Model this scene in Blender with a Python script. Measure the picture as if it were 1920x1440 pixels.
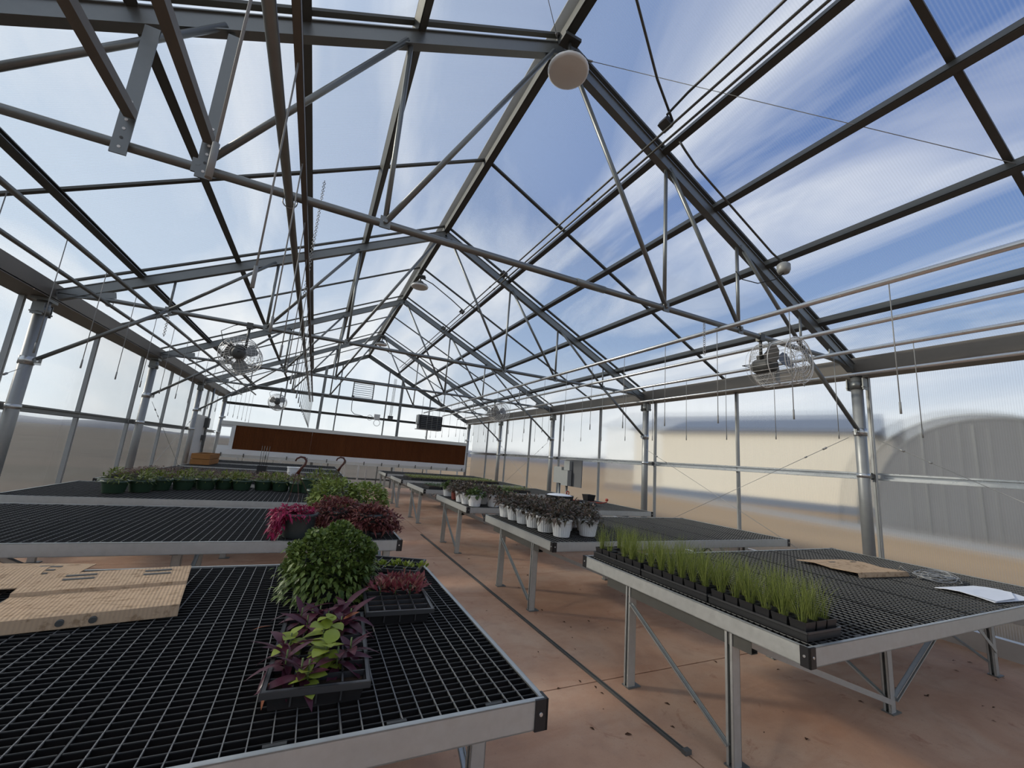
import bpy, math, random
from mathutils import Vector, Matrix, Euler
random.seed(7)
for o in list(bpy.data.objects): bpy.data.objects.remove(o)
SC = bpy.context.scene
COL = SC.collection

# ---------------------------------------------------------------- camera
F_PX, YAW, PITCH, ROLL = 768.14, 0.4323, 0.1822, 0.0797
cam_d = bpy.data.cameras.new('camera'); cam = bpy.data.objects.new('camera', cam_d); COL.objects.link(cam)
cam_d.sensor_width = 36; cam_d.lens = F_PX / 1920 * 36; cam_d.clip_start = .05; cam_d.clip_end = 3000
_f = Vector((math.sin(YAW) * math.cos(PITCH), math.cos(YAW) * math.cos(PITCH), math.sin(PITCH)))
_r0 = Vector((math.cos(YAW), -math.sin(YAW), 0)); _u0 = _r0.cross(_f)
_r = math.cos(ROLL) * _r0 + math.sin(ROLL) * _u0
_u = -math.sin(ROLL) * _r0 + math.cos(ROLL) * _u0
CAMZ = 1.5
cam.matrix_world = Matrix(((_r.x, _u.x, -_f.x, 0), (_r.y, _u.y, -_f.y, 0), (_r.z, _u.z, -_f.z, CAMZ), (0, 0, 0, 1)))
SC.camera = cam

# ---------------------------------------------------------------- exposure
SC.view_settings.view_transform = 'Standard'
SC.view_settings.look = 'None'
SC.view_settings.gamma = 1
SC.view_settings.use_curve_mapping = False
SC.view_settings.exposure = 0.0

# ---------------------------------------------------------------- sun
SUN_DIR = Vector((-.80, .44, .42)).normalized()          # towards the sun, veiled by thin cloud
sd = bpy.data.lights.new('sun', 'SUN'); sd.energy = 2.9; sd.angle = math.radians(6); sd.color = (1, .91, .78)
sun = bpy.data.objects.new('sun', sd); COL.objects.link(sun)
sun.rotation_euler = SUN_DIR.to_track_quat('Z', 'Y').to_euler(); sun.location = (-20, 12, 20)

# ---------------------------------------------------------------- sky with streaky high cloud
W = bpy.data.worlds.new('sky'); SC.world = W; W.use_nodes = True
nt = W.node_tree; nt.nodes.clear()
def wn(t, **k):
    n = nt.nodes.new(t)
    for a, b in k.items(): setattr(n, a, b)
    return n
def wmath(op, a, b=None, c=None, clamp=False):
    n = wn('ShaderNodeMath', operation=op); n.use_clamp = clamp
    for i, v in enumerate((a, b, c)):
        if v is None: continue
        if isinstance(v, (int, float)): n.inputs[i].default_value = v
        else: nt.links.new(v, n.inputs[i])
    return n.outputs[0]
def wramp(fac, stops):
    n = wn('ShaderNodeValToRGB'); e = n.color_ramp.elements
    while len(e) < len(stops): e.new(.5)
    for i, (p, c) in enumerate(stops):
        e[i].position = p; e[i].color = tuple(c) + (1,) if len(c) == 3 else c
    nt.links.new(fac, n.inputs[0]); return n.outputs[0]
def wmix(fac, a, b):
    n = wn('ShaderNodeMix', data_type='RGBA')
    for s, v in ((n.inputs[0], fac), (n.inputs[6], a), (n.inputs[7], b)):
        if isinstance(v, tuple): s.default_value = v + (1,)
        elif isinstance(v, (int, float)): s.default_value = v
        else: nt.links.new(v, s)
    return n.outputs[2]
tc = wn('ShaderNodeTexCoord'); sep = wn('ShaderNodeSeparateXYZ'); nt.links.new(tc.outputs['Generated'], sep.inputs[0])
dx, dy, dz = sep.outputs
zc = wmath('MAXIMUM', dz, 0.0)
base = wramp(zc, [(0, (.98, .96, .90)), (.10, (.78, .82, .85)), (.28, (.26, .385, .62)), (.55, (.065, .155, .42)), (1, (.04, .11, .34))])
den = wmath('ADD', zc, .16)
px = wmath('DIVIDE', dx, den); py = wmath('DIVIDE', dy, den)
cv = wn('ShaderNodeCombineXYZ'); nt.links.new(wmath('MULTIPLY', px, 1.25), cv.inputs[0]); nt.links.new(wmath('MULTIPLY', py, .36), cv.inputs[1]); cv.inputs[2].default_value = 3.1
n1 = wn('ShaderNodeTexNoise'); n1.inputs['Scale'].default_value = 1.5; n1.inputs['Detail'].default_value = 6; n1.inputs['Roughness'].default_value = .55; n1.inputs['Distortion'].default_value = .55
nt.links.new(cv.outputs[0], n1.inputs['Vector'])
cl = wramp(n1.outputs[0], [(.42, (0, 0, 0)), (.53, (.42, .42, .42)), (.66, (1, 1, 1))])
dotn = wn('ShaderNodeVectorMath', operation='DOT_PRODUCT'); nt.links.new(tc.outputs['Generated'], dotn.inputs[0]); dotn.inputs[1].default_value = SUN_DIR
sunny = wmath('MULTIPLY_ADD', dotn.outputs['Value'], .5, .5, True)      # 1 towards the sun, 0 away
haze = wmath('MULTIPLY', wmath('POWER', sunny, 2.6), .85, None, True)
c1 = wmix(haze, base, (.78, .88, .98))
c2 = wmix(wmath('MULTIPLY', cl, .80), c1, (1.06, 1.05, 1.04))
below = wmath('LESS_THAN', dz, -.002)
c3 = wmix(below, c2, (.30, .25, .20))
bg = wn('ShaderNodeBackground'); bg.inputs[1].default_value = 1.08; nt.links.new(c3, bg.inputs[0])
wo = wn('ShaderNodeOutputWorld'); nt.links.new(bg.outputs[0], wo.inputs[0])

# ================================================================ materials
MATS = {}
def newmat(name):
    m = bpy.data.materials.new(name); m.use_nodes = True; m.node_tree.nodes.clear(); MATS[name] = m; return m
class NT:
    def __init__(s, m): s.t = m.node_tree
    def n(s, typ, **k):
        x = s.t.nodes.new(typ)
        for a, b in k.items(): setattr(x, a, b)
        return x
    def set(s, sock, v):
        if isinstance(v, tuple): sock.default_value = v + (1,) if len(v) == 3 and len(sock.default_value) == 4 else v
        elif isinstance(v, (int, float)): sock.default_value = v
        else: s.t.links.new(v, sock)
    def math(s, op, a, b=None, c=None, clamp=False):
        x = s.n('ShaderNodeMath', operation=op); x.use_clamp = clamp
        for i, v in enumerate((a, b, c)):
            if v is not None: s.set(x.inputs[i], v)
        return x.outputs[0]
    def ramp(s, fac, stops):
        x = s.n('ShaderNodeValToRGB'); e = x.color_ramp.elements
        while len(e) < len(stops): e.new(.5)
        for i, (p, c) in enumerate(stops): e[i].position = p; e[i].color = tuple(c) + (1,)
        s.set(x.inputs[0], fac); return x.outputs[0]
    def mix(s, fac, a, b, mode='MIX'):
        x = s.n('ShaderNodeMix', data_type='RGBA', blend_type=mode)
        s.set(x.inputs[0], fac); s.set(x.inputs[6], a); s.set(x.inputs[7], b); return x.outputs[2]
    def coord(s, kind='Object'): return s.n('ShaderNodeTexCoord').outputs[kind]
    def pos(s): return s.n('ShaderNodeNewGeometry').outputs['Position']
    def mapping(s, vec, scale=(1, 1, 1), rot=(0, 0, 0)):
        x = s.n('ShaderNodeMapping'); s.set(x.inputs[0], vec); x.inputs['Scale'].default_value = scale; x.inputs['Rotation'].default_value = rot; return x.outputs[0]
    def noise(s, vec, scale, detail=4, rough=.5, dist=0, out=0):
        x = s.n('ShaderNodeTexNoise'); s.set(x.inputs['Vector'], vec); x.inputs['Scale'].default_value = scale
        x.inputs['Detail'].default_value = detail; x.inputs['Roughness'].default_value = rough; x.inputs['Distortion'].default_value = dist
        return x.outputs[out]
    def bump(s, h, strength=.3, dist=.01):
        x = s.n('ShaderNodeBump'); x.inputs['Strength'].default_value = strength; x.inputs['Distance'].default_value = dist; s.set(x.inputs['Height'], h); return x.outputs[0]
    def bsdf(s, col, rough=.5, metal=0, normal=None, spec=.5, **k):
        x = s.n('ShaderNodeBsdfPrincipled'); s.set(x.inputs['Base Color'], col); s.set(x.inputs['Roughness'], rough); s.set(x.inputs['Metallic'], metal)
        x.inputs['Specular IOR Level'].default_value = spec
        if normal is not None: s.set(x.inputs['Normal'], normal)
        for a, b in k.items(): s.set(x.inputs[a], b)
        return x.outputs[0]
    def out(s, sh): s.t.links.new(sh, s.n('ShaderNodeOutputMaterial').inputs[0])

def m_steel(name, col, rough=.42, metal=.8, spangle=.25, scale=18):
    m = newmat(name); t = NT(m); p = t.pos()
    v = t.noise(p, scale, 3, .6); v2 = t.noise(p, 2.3, 3, .6)
    f = t.math('ADD', t.math('MULTIPLY', v, spangle), t.math('MULTIPLY', v2, spangle * .7))
    a = tuple(c * (1 - spangle * .75) for c in col); b = tuple(min(1, c * (1 + spangle * .75)) for c in col)
    t.out(t.bsdf(t.mix(t.math('MULTIPLY', f, 1 / max(spangle * 1.7, .01)), a, b), t.math('MULTIPLY_ADD', v, .2, rough - .1), metal)); return m
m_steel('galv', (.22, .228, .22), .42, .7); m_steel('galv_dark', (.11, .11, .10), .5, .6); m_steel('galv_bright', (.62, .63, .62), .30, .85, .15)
m_steel('bench_steel', (.47, .48, .46), .48, .65, .3, 26); m_steel('gutter_steel', (.20, .18, .155), .55, .5)
m_steel('post_steel', (.34, .345, .335), .45, .5, .2); m_steel('alu', (.60, .60, .58), .38, .75, .12)

def m_plain(name, col, rough=.5, var=.12, scale=9, spec=.4, metal=0):
    m = newmat(name); t = NT(m); v = t.noise(t.pos(), scale, 4, .6)
    t.out(t.bsdf(t.mix(v, tuple(c * (1 - var) for c in col), tuple(min(1, c * (1 + var)) for c in col)), rough, metal, spec=spec)); return m
m_plain('black_plastic', (.018, .018, .019), .38); m_plain('slat_black', (.009, .009, .009), .55, .2, 30, .2)
m_plain('white_plastic', (.74, .74, .72), .45, .04); m_plain('red_plastic', (.42, .07, .04), .4); m_plain('terracotta', (.15, .03, .02), .5)
m_plain('green_pot', (.022, .05, .026), .36, .1, 9, .6); m_plain('green_pot_dark', (.030, .038, .036), .36, .1, 9, .6)
m_plain('brown_hook', (.075, .02, .012), .35); m_plain('wire_gray', (.35, .35, .34), .4, .1, 9, .5, .4); m_plain('tube_gray', (.27, .27, .255), .5)
m_plain('wire_light', (.18, .178, .17), .5, .1, 9, .3); m_plain('wire_dark', (.05, .05, .048), .5, .1, 9, .3); m_plain('soil', (.045, .030, .02), .95, .5, 60, .1); m_plain('dry_soil', (.12, .075, .055), .95, .4, 40, .1)
m_plain('paper', (.80, .82, .86), .6, .03); m_plain('white_board', (.72, .70, .64), .6, .05)
m_plain('cream_wall', (.75, .69, .57), .9, .05, .4, .1); m_plain('dark_roof', (.16, .19, .24), .7, .1, .5, .2); m_plain('hoop_cover', (.13, .132, .135), .6, .15, .6, .3)
m_plain('box_gray', (.34, .35, .34), .5, .06, 9, .4, .2); m_plain('box_dark', (.09, .09, .085), .55); m_plain('heater_black', (.022, .022, .024), .5)
m_plain('lens_white', (.88, .87, .84), .3, .03); m_plain('cord_black', (.015, .015, .015), .5)
m_plain('cage_wire', (.74, .72, .68), .35, .05, 9, .5, .3); m_plain('fan_blade', (.22, .22, .21), .35, .05, 9, .5, .5)
m_plain('road', (.34, .33, .31), .9, .1, .5, .1); m_plain('litter', (.07, .035, .02), .9, .5, 200, .1)
m_plain('basin_gray', (.045, .05, .055), .5); m_plain('stem_green', (.10, .14, .04), .6)

def m_leaf(name, a, b, rough=.45, trans=.25, mid=None):
    m = newmat(name); t = NT(m); g = t.n('ShaderNodeNewGeometry'); r = g.outputs['Random Per Island']
    col = t.ramp(r, [(0, a), (.5, mid or tuple((x + y) / 2 for x, y in zip(a, b))), (1, b)])
    col = t.mix(t.math('MULTIPLY', t.noise(t.pos(), 60, 2), .35), col, tuple(x * .55 for x in a))
    p = t.bsdf(col, rough, 0, spec=.35)
    tr = t.n('ShaderNodeBsdfTranslucent'); t.set(tr.inputs[0], col)
    mx = t.n('ShaderNodeMixShader'); mx.inputs[0].default_value = trans; t.t.links.new(p, mx.inputs[1]); t.t.links.new(tr.outputs[0], mx.inputs[2])
    t.out(mx.outputs[0]); return m
m_leaf('leaf_mint', (.045, .085, .012), (.22, .29, .07)); m_leaf('leaf_lime', (.16, .22, .02), (.36, .42, .07)); m_leaf('leaf_light', (.15, .21, .03), (.40, .46, .13))
m_leaf('leaf_maroon', (.11, .030, .032), (.42, .20, .15), mid=(.23, .065, .06)); m_leaf('leaf_pink', (.22, .010, .045), (.50, .04, .13)); m_leaf('leaf_purple', (.045, .012, .026), (.125, .032, .05), .35)
m_leaf('leaf_red', (.22, .035, .05), (.42, .27, .17), mid=(.34, .09, .09)); m_leaf('leaf_orange', (.36, .11, .05), (.42, .16, .08))
m_leaf('leaf_dark', (.045, .045, .028), (.21, .14, .115), mid=(.10, .08, .055)); m_leaf('leaf_lettuce', (.05, .085, .02), (.14, .19, .06)); m_leaf('leaf_darkgreen', (.08, .12, .02), (.28, .31, .07))
m_leaf('grass', (.13, .17, .03), (.33, .37, .10), trans=.35); m_leaf('seedling', (.17, .22, .03), (.36, .40, .08)); m_leaf('dry_plant', (.09, .05, .035), (.20, .12, .08))
m_leaf('seedling_green', (.04, .09, .03), (.12, .20, .06))

def m_poly(name, axis, haze=.022, stripe=.085, pitch=.019, blur=0.0):
    m = newmat(name); t = NT(m); sx = t.n('ShaderNodeSeparateXYZ'); t.set(sx.inputs[0], t.pos())
    c = sx.outputs[axis]
    w = t.math('MULTIPLY_ADD', t.math('SINE', t.math('MULTIPLY', c, 2 * math.pi / pitch)), .5, .5)
    w = t.math('POWER', w, 2.0)
    streak = t.noise(t.mapping(t.pos(), (.9, 14, .5) if axis == 1 else (14, .9, .5)), 1.0, 3, .6)
    dirt = t.noise(t.mapping(t.pos(), (1.2, 1.2, 1.2)), 1.4, 4, .6)
    f = t.math('ADD', t.math('MULTIPLY', w, stripe), t.math('MULTIPLY', t.math('ADD', streak, dirt), haze))
    tr = t.n('ShaderNodeBsdfTransparent'); tr.inputs[0].default_value = (.95, .965, .97, 1)
    clear = tr.outputs[0]
    if blur > 0:      # the flutes bend the view a little
        rf = t.n('ShaderNodeBsdfRefraction'); rf.inputs[0].default_value = (.95, .965, .97, 1); rf.inputs['Roughness'].default_value = .20; rf.inputs['IOR'].default_value = 1.08
        mb = t.n('ShaderNodeMixShader'); mb.inputs[0].default_value = blur; t.t.links.new(clear, mb.inputs[1]); t.t.links.new(rf.outputs[0], mb.inputs[2]); clear = mb.outputs[0]
    tl = t.n('ShaderNodeBsdfTranslucent'); tl.inputs[0].default_value = (.80, .82, .84, 1)
    mx = t.n('ShaderNodeMixShader'); t.set(mx.inputs[0], f); t.t.links.new(clear, mx.inputs[1]); t.t.links.new(tl.outputs[0], mx.inputs[2])
    gl = t.n('ShaderNodeBsdfGlossy'); gl.inputs['Roughness'].default_value = .22; gl.inputs[0].default_value = (.9, .9, .9, 1)
    lw = t.n('ShaderNodeFresnel'); lw.inputs[0].default_value = 1.35
    mg = t.n('ShaderNodeMixShader'); t.set(mg.inputs[0], t.math('MULTIPLY', lw.outputs[0], .10)); t.t.links.new(mx.outputs[0], mg.inputs[1]); t.t.links.new(gl.outputs[0], mg.inputs[2])
    t.out(mg.outputs[0]); return m
m_poly('poly_y', 1); m_poly('poly_x', 0, .02, .04, .019, .3); m_poly('poly_wall', 1, .025, .08, .019, .65); m_poly('poly_wall_left', 1, .010, .035, .019, .30)

# concrete floor
m = newmat('concrete'); t = NT(m); p = t.pos()
a = t.noise(p, .9, 6, .62, .4); b = t.noise(p, 5.5, 5, .6); c = t.noise(p, 45, 3, .6)
sw = t.noise(t.mapping(p, (.35, 1.6, 1)), 1.6, 5, .62, .8)
col = t.ramp(a, [(.30, (.42, .225, .135)), (.50, (.52, .31, .20)), (.70, (.56, .385, .27))])
col = t.mix(t.math('MULTIPLY', t.ramp(sw, [(.50, (0, 0, 0)), (.72, (1, 1, 1))]), .55), col, (.37, .165, .085))
col = t.mix(t.math('MULTIPLY', t.ramp(b, [(.5, (0, 0, 0)), (.8, (1, 1, 1))]), .4), col, (.30, .19, .14))
col = t.mix(t.math('MULTIPLY', t.ramp(c, [(.62, (0, 0, 0)), (.75, (1, 1, 1))]), .35), col, (.20, .12, .085))
sp = t.noise(p, 3.2, 7, .75, 1.2)
col = t.mix(t.math('MULTIPLY', t.ramp(sp, [(.60, (0, 0, 0)), (.70, (1, 1, 1))]), .6), col, (.27, .095, .05))
col = t.mix(t.math('MULTIPLY', t.ramp(t.noise(p, 170, 2, .6), [(.55, (0, 0, 0)), (.8, (1, 1, 1))]), .35), col, (.25, .15, .10))
t.out(t.bsdf(col, t.math('MULTIPLY_ADD', b, .3, .5), 0, t.bump(c, .15, .004), spec=.3))
m_plain('joint_dark', (.14, .075, .05), .9)

# outside fields
m = newmat('field'); t = NT(m); p = t.pos()
s2 = t.n('ShaderNodeSeparateXYZ'); t.set(s2.inputs[0], p)
side = t.math('MULTIPLY_ADD', s2.outputs[0], .12, -.6, True)     # left field greyer than the ploughed right one
bands = t.noise(t.mapping(p, (.10, .022, 1)), 1.0, 5, .6, .3); fine = t.noise(p, 1.5, 5, .65)
right = t.ramp(bands, [(.34, (.16, .105, .065)), (.45, (.36, .245, .135)), (.57, (.43, .30, .17)), (.68, (.15, .125, .09))])
bl = t.noise(t.mapping(p, (.03, .10, 1)), 1.0, 5, .6, .3)
left = t.ramp(bl, [(.38, (.028, .023, .02)), (.48, (.10, .078, .058)), (.56, (.058, .05, .037)), (.66, (.11, .088, .065))])
col = t.mix(side, left, right); col = t.mix(t.math('MULTIPLY', fine, .3), col, (.22, .17, .12))
t.out(t.bsdf(col, .95, 0, spec=.1))
m_plain('hills', (.15, .16, .19), 1.0, .15, .01, 0)

# cardboard with stains
m = newmat('cardboard'); t = NT(m); p = t.coord('Object')
sx = t.n('ShaderNodeSeparateXYZ'); t.set(sx.inputs[0], p)
corr = t.math('SINE', t.math('MULTIPLY', sx.outputs[0], 2 * math.pi / .014))
st = t.noise(t.mapping(p, (8, 18, 8)), 2.2, 5, .7)
col = t.mix(t.noise(p, 6, 3), (.43, .30, .19), (.52, .375, .245))
col = t.mix(t.math('MULTIPLY', t.ramp(st, [(.53, (0, 0, 0)), (.62, (1, 1, 1))]), .65), col, (.21, .13, .07))
t.out(t.bsdf(col, .85, 0, t.bump(corr, .25, .003), spec=.1))
# cellulose cooling pad
m = newmat('pad'); t = NT(m); p = t.pos(); sx = t.n('ShaderNodeSeparateXYZ'); t.set(sx.inputs[0], p)
wv = t.math('SINE', t.math('MULTIPLY', sx.outputs[0], 2 * math.pi / .05)); nb = t.noise(t.mapping(p, (3, 1, .4)), 1.3, 4, .6)
col = t.mix(nb, (.075, .024, .009), (.15, .05, .016))
t.out(t.bsdf(col, .9, 0, t.bump(wv, .5, .01), spec=.1))
# cedar boards
m = newmat('cedar'); t = NT(m); p = t.pos(); g = t.noise(t.mapping(p, (2, 2, 30)), 3, 4, .6)
t.out(t.bsdf(t.mix(g, (.27, .115, .035), (.43, .21, .075)), .7, 0, spec=.2))

# ================================================================ mesh building
def V(*a): return Vector(a)
class MB:
    def __init__(s): s.v = []; s.f = []; s.sm = []
    def add(s, vs, fs, smooth=False):
        b = len(s.v); s.v += [tuple(v) for v in vs]; s.f += [tuple(b + i for i in f) for f in fs]; s.sm += [smooth] * len(fs); return s
    def box(s, c, size, rot=None):
        c = Vector(c); h = Vector(size) / 2
        pts = [Vector((x, y, z)) for x in (-h.x, h.x) for y in (-h.y, h.y) for z in (-h.z, h.z)]
        if rot is not None: pts = [rot @ p for p in pts]
        return s.add([c + p for p in pts], [(0, 1, 3, 2), (4, 6, 7, 5), (0, 4, 5, 1), (2, 3, 7, 6), (0, 2, 6, 4), (1, 5, 7, 3)])
    def bx(s, x0, x1, y0, y1, z0, z1): return s.box(((x0 + x1) / 2, (y0 + y1) / 2, (z0 + z1) / 2), (x1 - x0, y1 - y0, z1 - z0))
    @staticmethod
    def frame(p0, p1, up=(0, 0, 1)):
        d = (Vector(p1) - Vector(p0)); L = d.length; d.normalize(); up = Vector(up)
        if abs(d.dot(up)) > .999: up = Vector((0, 1, 0))
        sd = d.cross(up).normalized(); u = sd.cross(d).normalized(); return d, sd, u, L
    def beam(s, p0, p1, w, h, up=(0, 0, 1), off=(0, 0)):
        d, sd, u, L = s.frame(p0, p1, up); p0 = Vector(p0) + sd * off[0] + u * off[1]; p1 = Vector(p1) + sd * off[0] + u * off[1]
        q = [p + sd * a * w / 2 + u * b * h / 2 for p in (p0, p1) for a, b in ((-1, -1), (1, -1), (1, 1), (-1, 1))]
        return s.add(q, [(3, 2, 1, 0), (4, 5, 6, 7), (0, 1, 5, 4), (1, 2, 6, 5), (2, 3, 7, 6), (3, 0, 4, 7)])
    def channel(s, p0, p1, w, h, t=.005, up=(0, 0, 1), open_side=1, lip=.012):
        # C section: web on one side, flanges above and below, small lips
        s.beam(p0, p1, t, h, up, (-open_side * (w / 2 - t / 2), 0))
        for k in (1, -1):
            s.beam(p0, p1, w, t, up, (0, k * (h / 2 - t / 2)))
            s.beam(p0, p1, t, lip, up, (open_side * (w / 2 - t / 2), k * (h / 2 - lip / 2)))
        return s
    def tube(s, pts, r, n=8, cap=True, smooth=True):
        pts = [Vector(p) for p in pts]; rings = []; prev = None
        for i, p in enumerate(pts):
            d = (pts[min(i + 1, len(pts) - 1)] - pts[max(i - 1, 0)]).normalized()
            if prev is None:
                up = Vector((0, 0, 1)) if abs(d.z) < .95 else Vector((0, 1, 0)); a = d.cross(up).normalized()
            else: a = (prev - d * prev.dot(d)).normalized()
            prev = a; b = d.cross(a); rr = r[i] if isinstance(r, (list, tuple)) else r
            rings.append([p + (a * math.cos(2 * math.pi * k / n) + b * math.sin(2 * math.pi * k / n)) * rr for k in range(n)])
        vs = [v for g in rings for v in g]; fs = []
        for i in range(len(rings) - 1):
            for k in range(n): fs.append((i * n + k, i * n + (k + 1) % n, (i + 1) * n + (k + 1) % n, (i + 1) * n + k))
        s.add(vs, fs, smooth)
        if cap:
            b0 = len(s.v) - len(vs); s.f += [tuple(b0 + k for k in reversed(range(n))), tuple(b0 + len(vs) - n + k for k in range(n))]; s.sm += [False, False]
        return s
    def lathe(s, prof, c=(0, 0, 0), n=20, axis='z', ribs=0, smooth=True):
        vs = []; fs = []; c = Vector(c)
        for r, h in prof:
            for k in range(n):
                a = 2 * math.pi * k / n; rr = r * (1 + (ribs if k % 2 else 0)); x, y, z = rr * math.cos(a), rr * math.sin(a), h
                vs.append(c + (Vector((x, y, z)) if axis == 'z' else Vector((x, z, y)) if axis == 'y' else Vector((z, x, y))))
        for i in range(len(prof) - 1):
            for k in range(n):
                q = (i * n + k, i * n + (k + 1) % n, (i + 1) * n + (k + 1) % n, (i + 1) * n + k)
                fs.append(q if axis != 'y' else q[::-1])
        return s.add(vs, fs, smooth)
    def disc(s, c, r, n=20, axis='z'):
        c = Vector(c); vs = [c + (Vector((r * math.cos(2 * math.pi * k / n), r * math.sin(2 * math.pi * k / n), 0)) if axis == 'z' else Vector((r * math.cos(2 * math.pi * k / n), 0, r * math.sin(2 * math.pi * k / n)))) for k in range(n)]
        return s.add(vs, [tuple(range(n)) if axis == 'z' else tuple(reversed(range(n)))])
    def leaf(s, base, direction, L, w, droop=.3, fold=.15, up=(0, 0, 1), seg=3):
        d = Vector(direction).normalized(); upv = Vector(up); sdv = d.cross(upv)
        if sdv.length < .05: sdv = Vector((1, 0, 0))
        sdv.normalize(); nrm = sdv.cross(d).normalized(); p = Vector(base); vs = []; fs = []
        for i in range(seg + 1):
            tt = i / seg; wd = w * .5 * math.sin(math.pi * (tt * .88 + .10)) ** .9 if 0 < i < seg else w * (.10 if i == 0 else .02)
            cpt = p + d * (L * tt) - Vector((0, 0, 1)) * (droop * L * tt * tt)
            vs += [cpt - sdv * wd + nrm * (fold * wd), cpt, cpt + sdv * wd + nrm * (fold * wd)]
        for i in range(seg):
            a = i * 3; fs += [(a, a + 1, a + 4, a + 3), (a + 1, a + 2, a + 5, a + 4)]
        return s.add(vs, fs, True)
    def ring(s, c, R, r, axis='z', n=24, m=5):
        c = Vector(c); P = []
        for k in range(n):
            a = 2 * math.pi * k / n
            for j in range(m):
                b = 2 * math.pi * j / m; rr = R + r * math.cos(b); x, y, z = rr * math.cos(a), rr * math.sin(a), r * math.sin(b)
                P.append(c + (Vector((x, y, z)) if axis == 'z' else Vector((x, z, y)) if axis == 'y' else Vector((z, x, y))))
        fs = [(k * m + j, ((k + 1) % n) * m + j, ((k + 1) % n) * m + (j + 1) % m, k * m + (j + 1) % m) for k in range(n) for j in range(m)]
        return s.add(P, fs, True)
    def mesh(s, name, mat):
        me = bpy.data.meshes.new(name); me.from_pydata(s.v, [], s.f); me.update()
        me.polygons.foreach_set('use_smooth', s.sm); me.materials.append(MATS[mat]); return me
    def build(s, name, mat, parent=None, loc=None, rot=None):
        return put(name, s.mesh(name, mat), parent, loc, rot)
def put(name, me, parent=None, loc=None, rot=None):
    o = bpy.data.objects.new(name, me); COL.objects.link(o)
    if parent is not None: o.parent = parent
    if loc is not None: o.location = loc
    if rot is not None: o.rotation_euler = rot
    return o
def tag(o, label, cat, group=None):
    o['label'] = label; o['category'] = cat
    if group: o['group'] = group
    return o
def thing(name, label, cat, loc=(0, 0, 0), rz=0, group=None):
    o = bpy.data.objects.new(name, None); COL.objects.link(o); o.empty_display_size = .1
    o.location = loc; o.rotation_euler = (0, 0, rz); return tag(o, label, cat, group)
def struct(name, loc=(0, 0, 0), me=None):
    o = bpy.data.objects.new(name, me); COL.objects.link(o); o.location = loc; o['kind'] = 'structure'; return o
def kids(o): return [c for c in COL.objects if c.parent == o]
def dup(root, loc, rz=None, label=None, group=None, rot=None):
    r = root.copy(); COL.objects.link(r); r.location = loc
    if rz is not None: r.rotation_euler = (0, 0, rz)
    if rot is not None: r.rotation_euler = rot
    if label: r['label'] = label
    if group: r['group'] = group
    for ch in root.children:
        c = ch.copy(); COL.objects.link(c); c.parent = r
        for g in ch.children:
            d = g.copy(); COL.objects.link(d); d.parent = c
    return r
def U(a, b): return random.uniform(a, b)

# ================================================================ greenhouse structure
XC, XL, XR = 1.49, -3.03, 6.01
BAY, Y1 = 3.66, 2.73
TY = [Y1 + BAY * i for i in range(5)]            # trusses; the last is the end wall
YE = TY[4]; Y0 = Y1 - BAY * 1.5                  # shell starts behind the camera
HALF = BAY / 2
WLX, WRX = -3.25, 6.31                           # wall sheets
def rafz(d): return 5.11 - .5 * d                # underside of rafter at distance d from ridge
SL = math.atan(.5)

# ---- floor slabs
floor = struct('floor')
fb = MB(); fb.bx(WLX - .1, WRX + .1, Y0, YE + .1, -.10, -.012); fb.build('slab_bed', 'joint_dark', floor)
ys = [Y0, -1.04, 2.62, 6.28, 9.94, 13.6, YE + .1]
for x0, x1 in ((WLX - .1, 2.08), (2.08, WRX + .1)):
    for ya, yb in zip(ys, ys[1:]):
        s_ = MB(); s_.bx(x0 + .005, x1 - .005, ya + .005, yb - .005, -.08, 0); s_.build('slab', 'concrete', floor)
# ---- outside ground, hills
g = MB(); R = 900
g.add([(-R, -R, -.13), (R, -R, -.13), (R, R, -.13), (-R, R, -.13)], [(0, 1, 2, 3)])
ground = struct('ground', me=g.mesh('ground', 'field'))
g = MB(); n = 160; vs = []; fs = []
for i in range(n + 1):
    a = math.radians(-150 + 300 * i / n); r = 800
    h = 9 + 5 * math.sin(a * 7.3) + 4 * math.sin(a * 17.1 + 1) + 3 * math.sin(a * 41 + 2)
    if math.radians(20) < a < math.radians(52): h += 14 * math.sin((a - math.radians(20)) / math.radians(32) * math.pi) ** 2 * (1 + .4 * math.sin(a * 60))
    for rr, z in ((r, -.2), (r + 40, max(2, h)), (r + 120, -.2)): vs.append((rr * math.sin(a), rr * math.cos(a), z))
for i in range(n):
    for k in range(2): q = i * 3 + k; fs.append((q, q + 3, q + 4, q + 1))
g.add(vs, fs, True); hills = struct('hills', me=g.mesh('hills', 'hills'))

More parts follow.
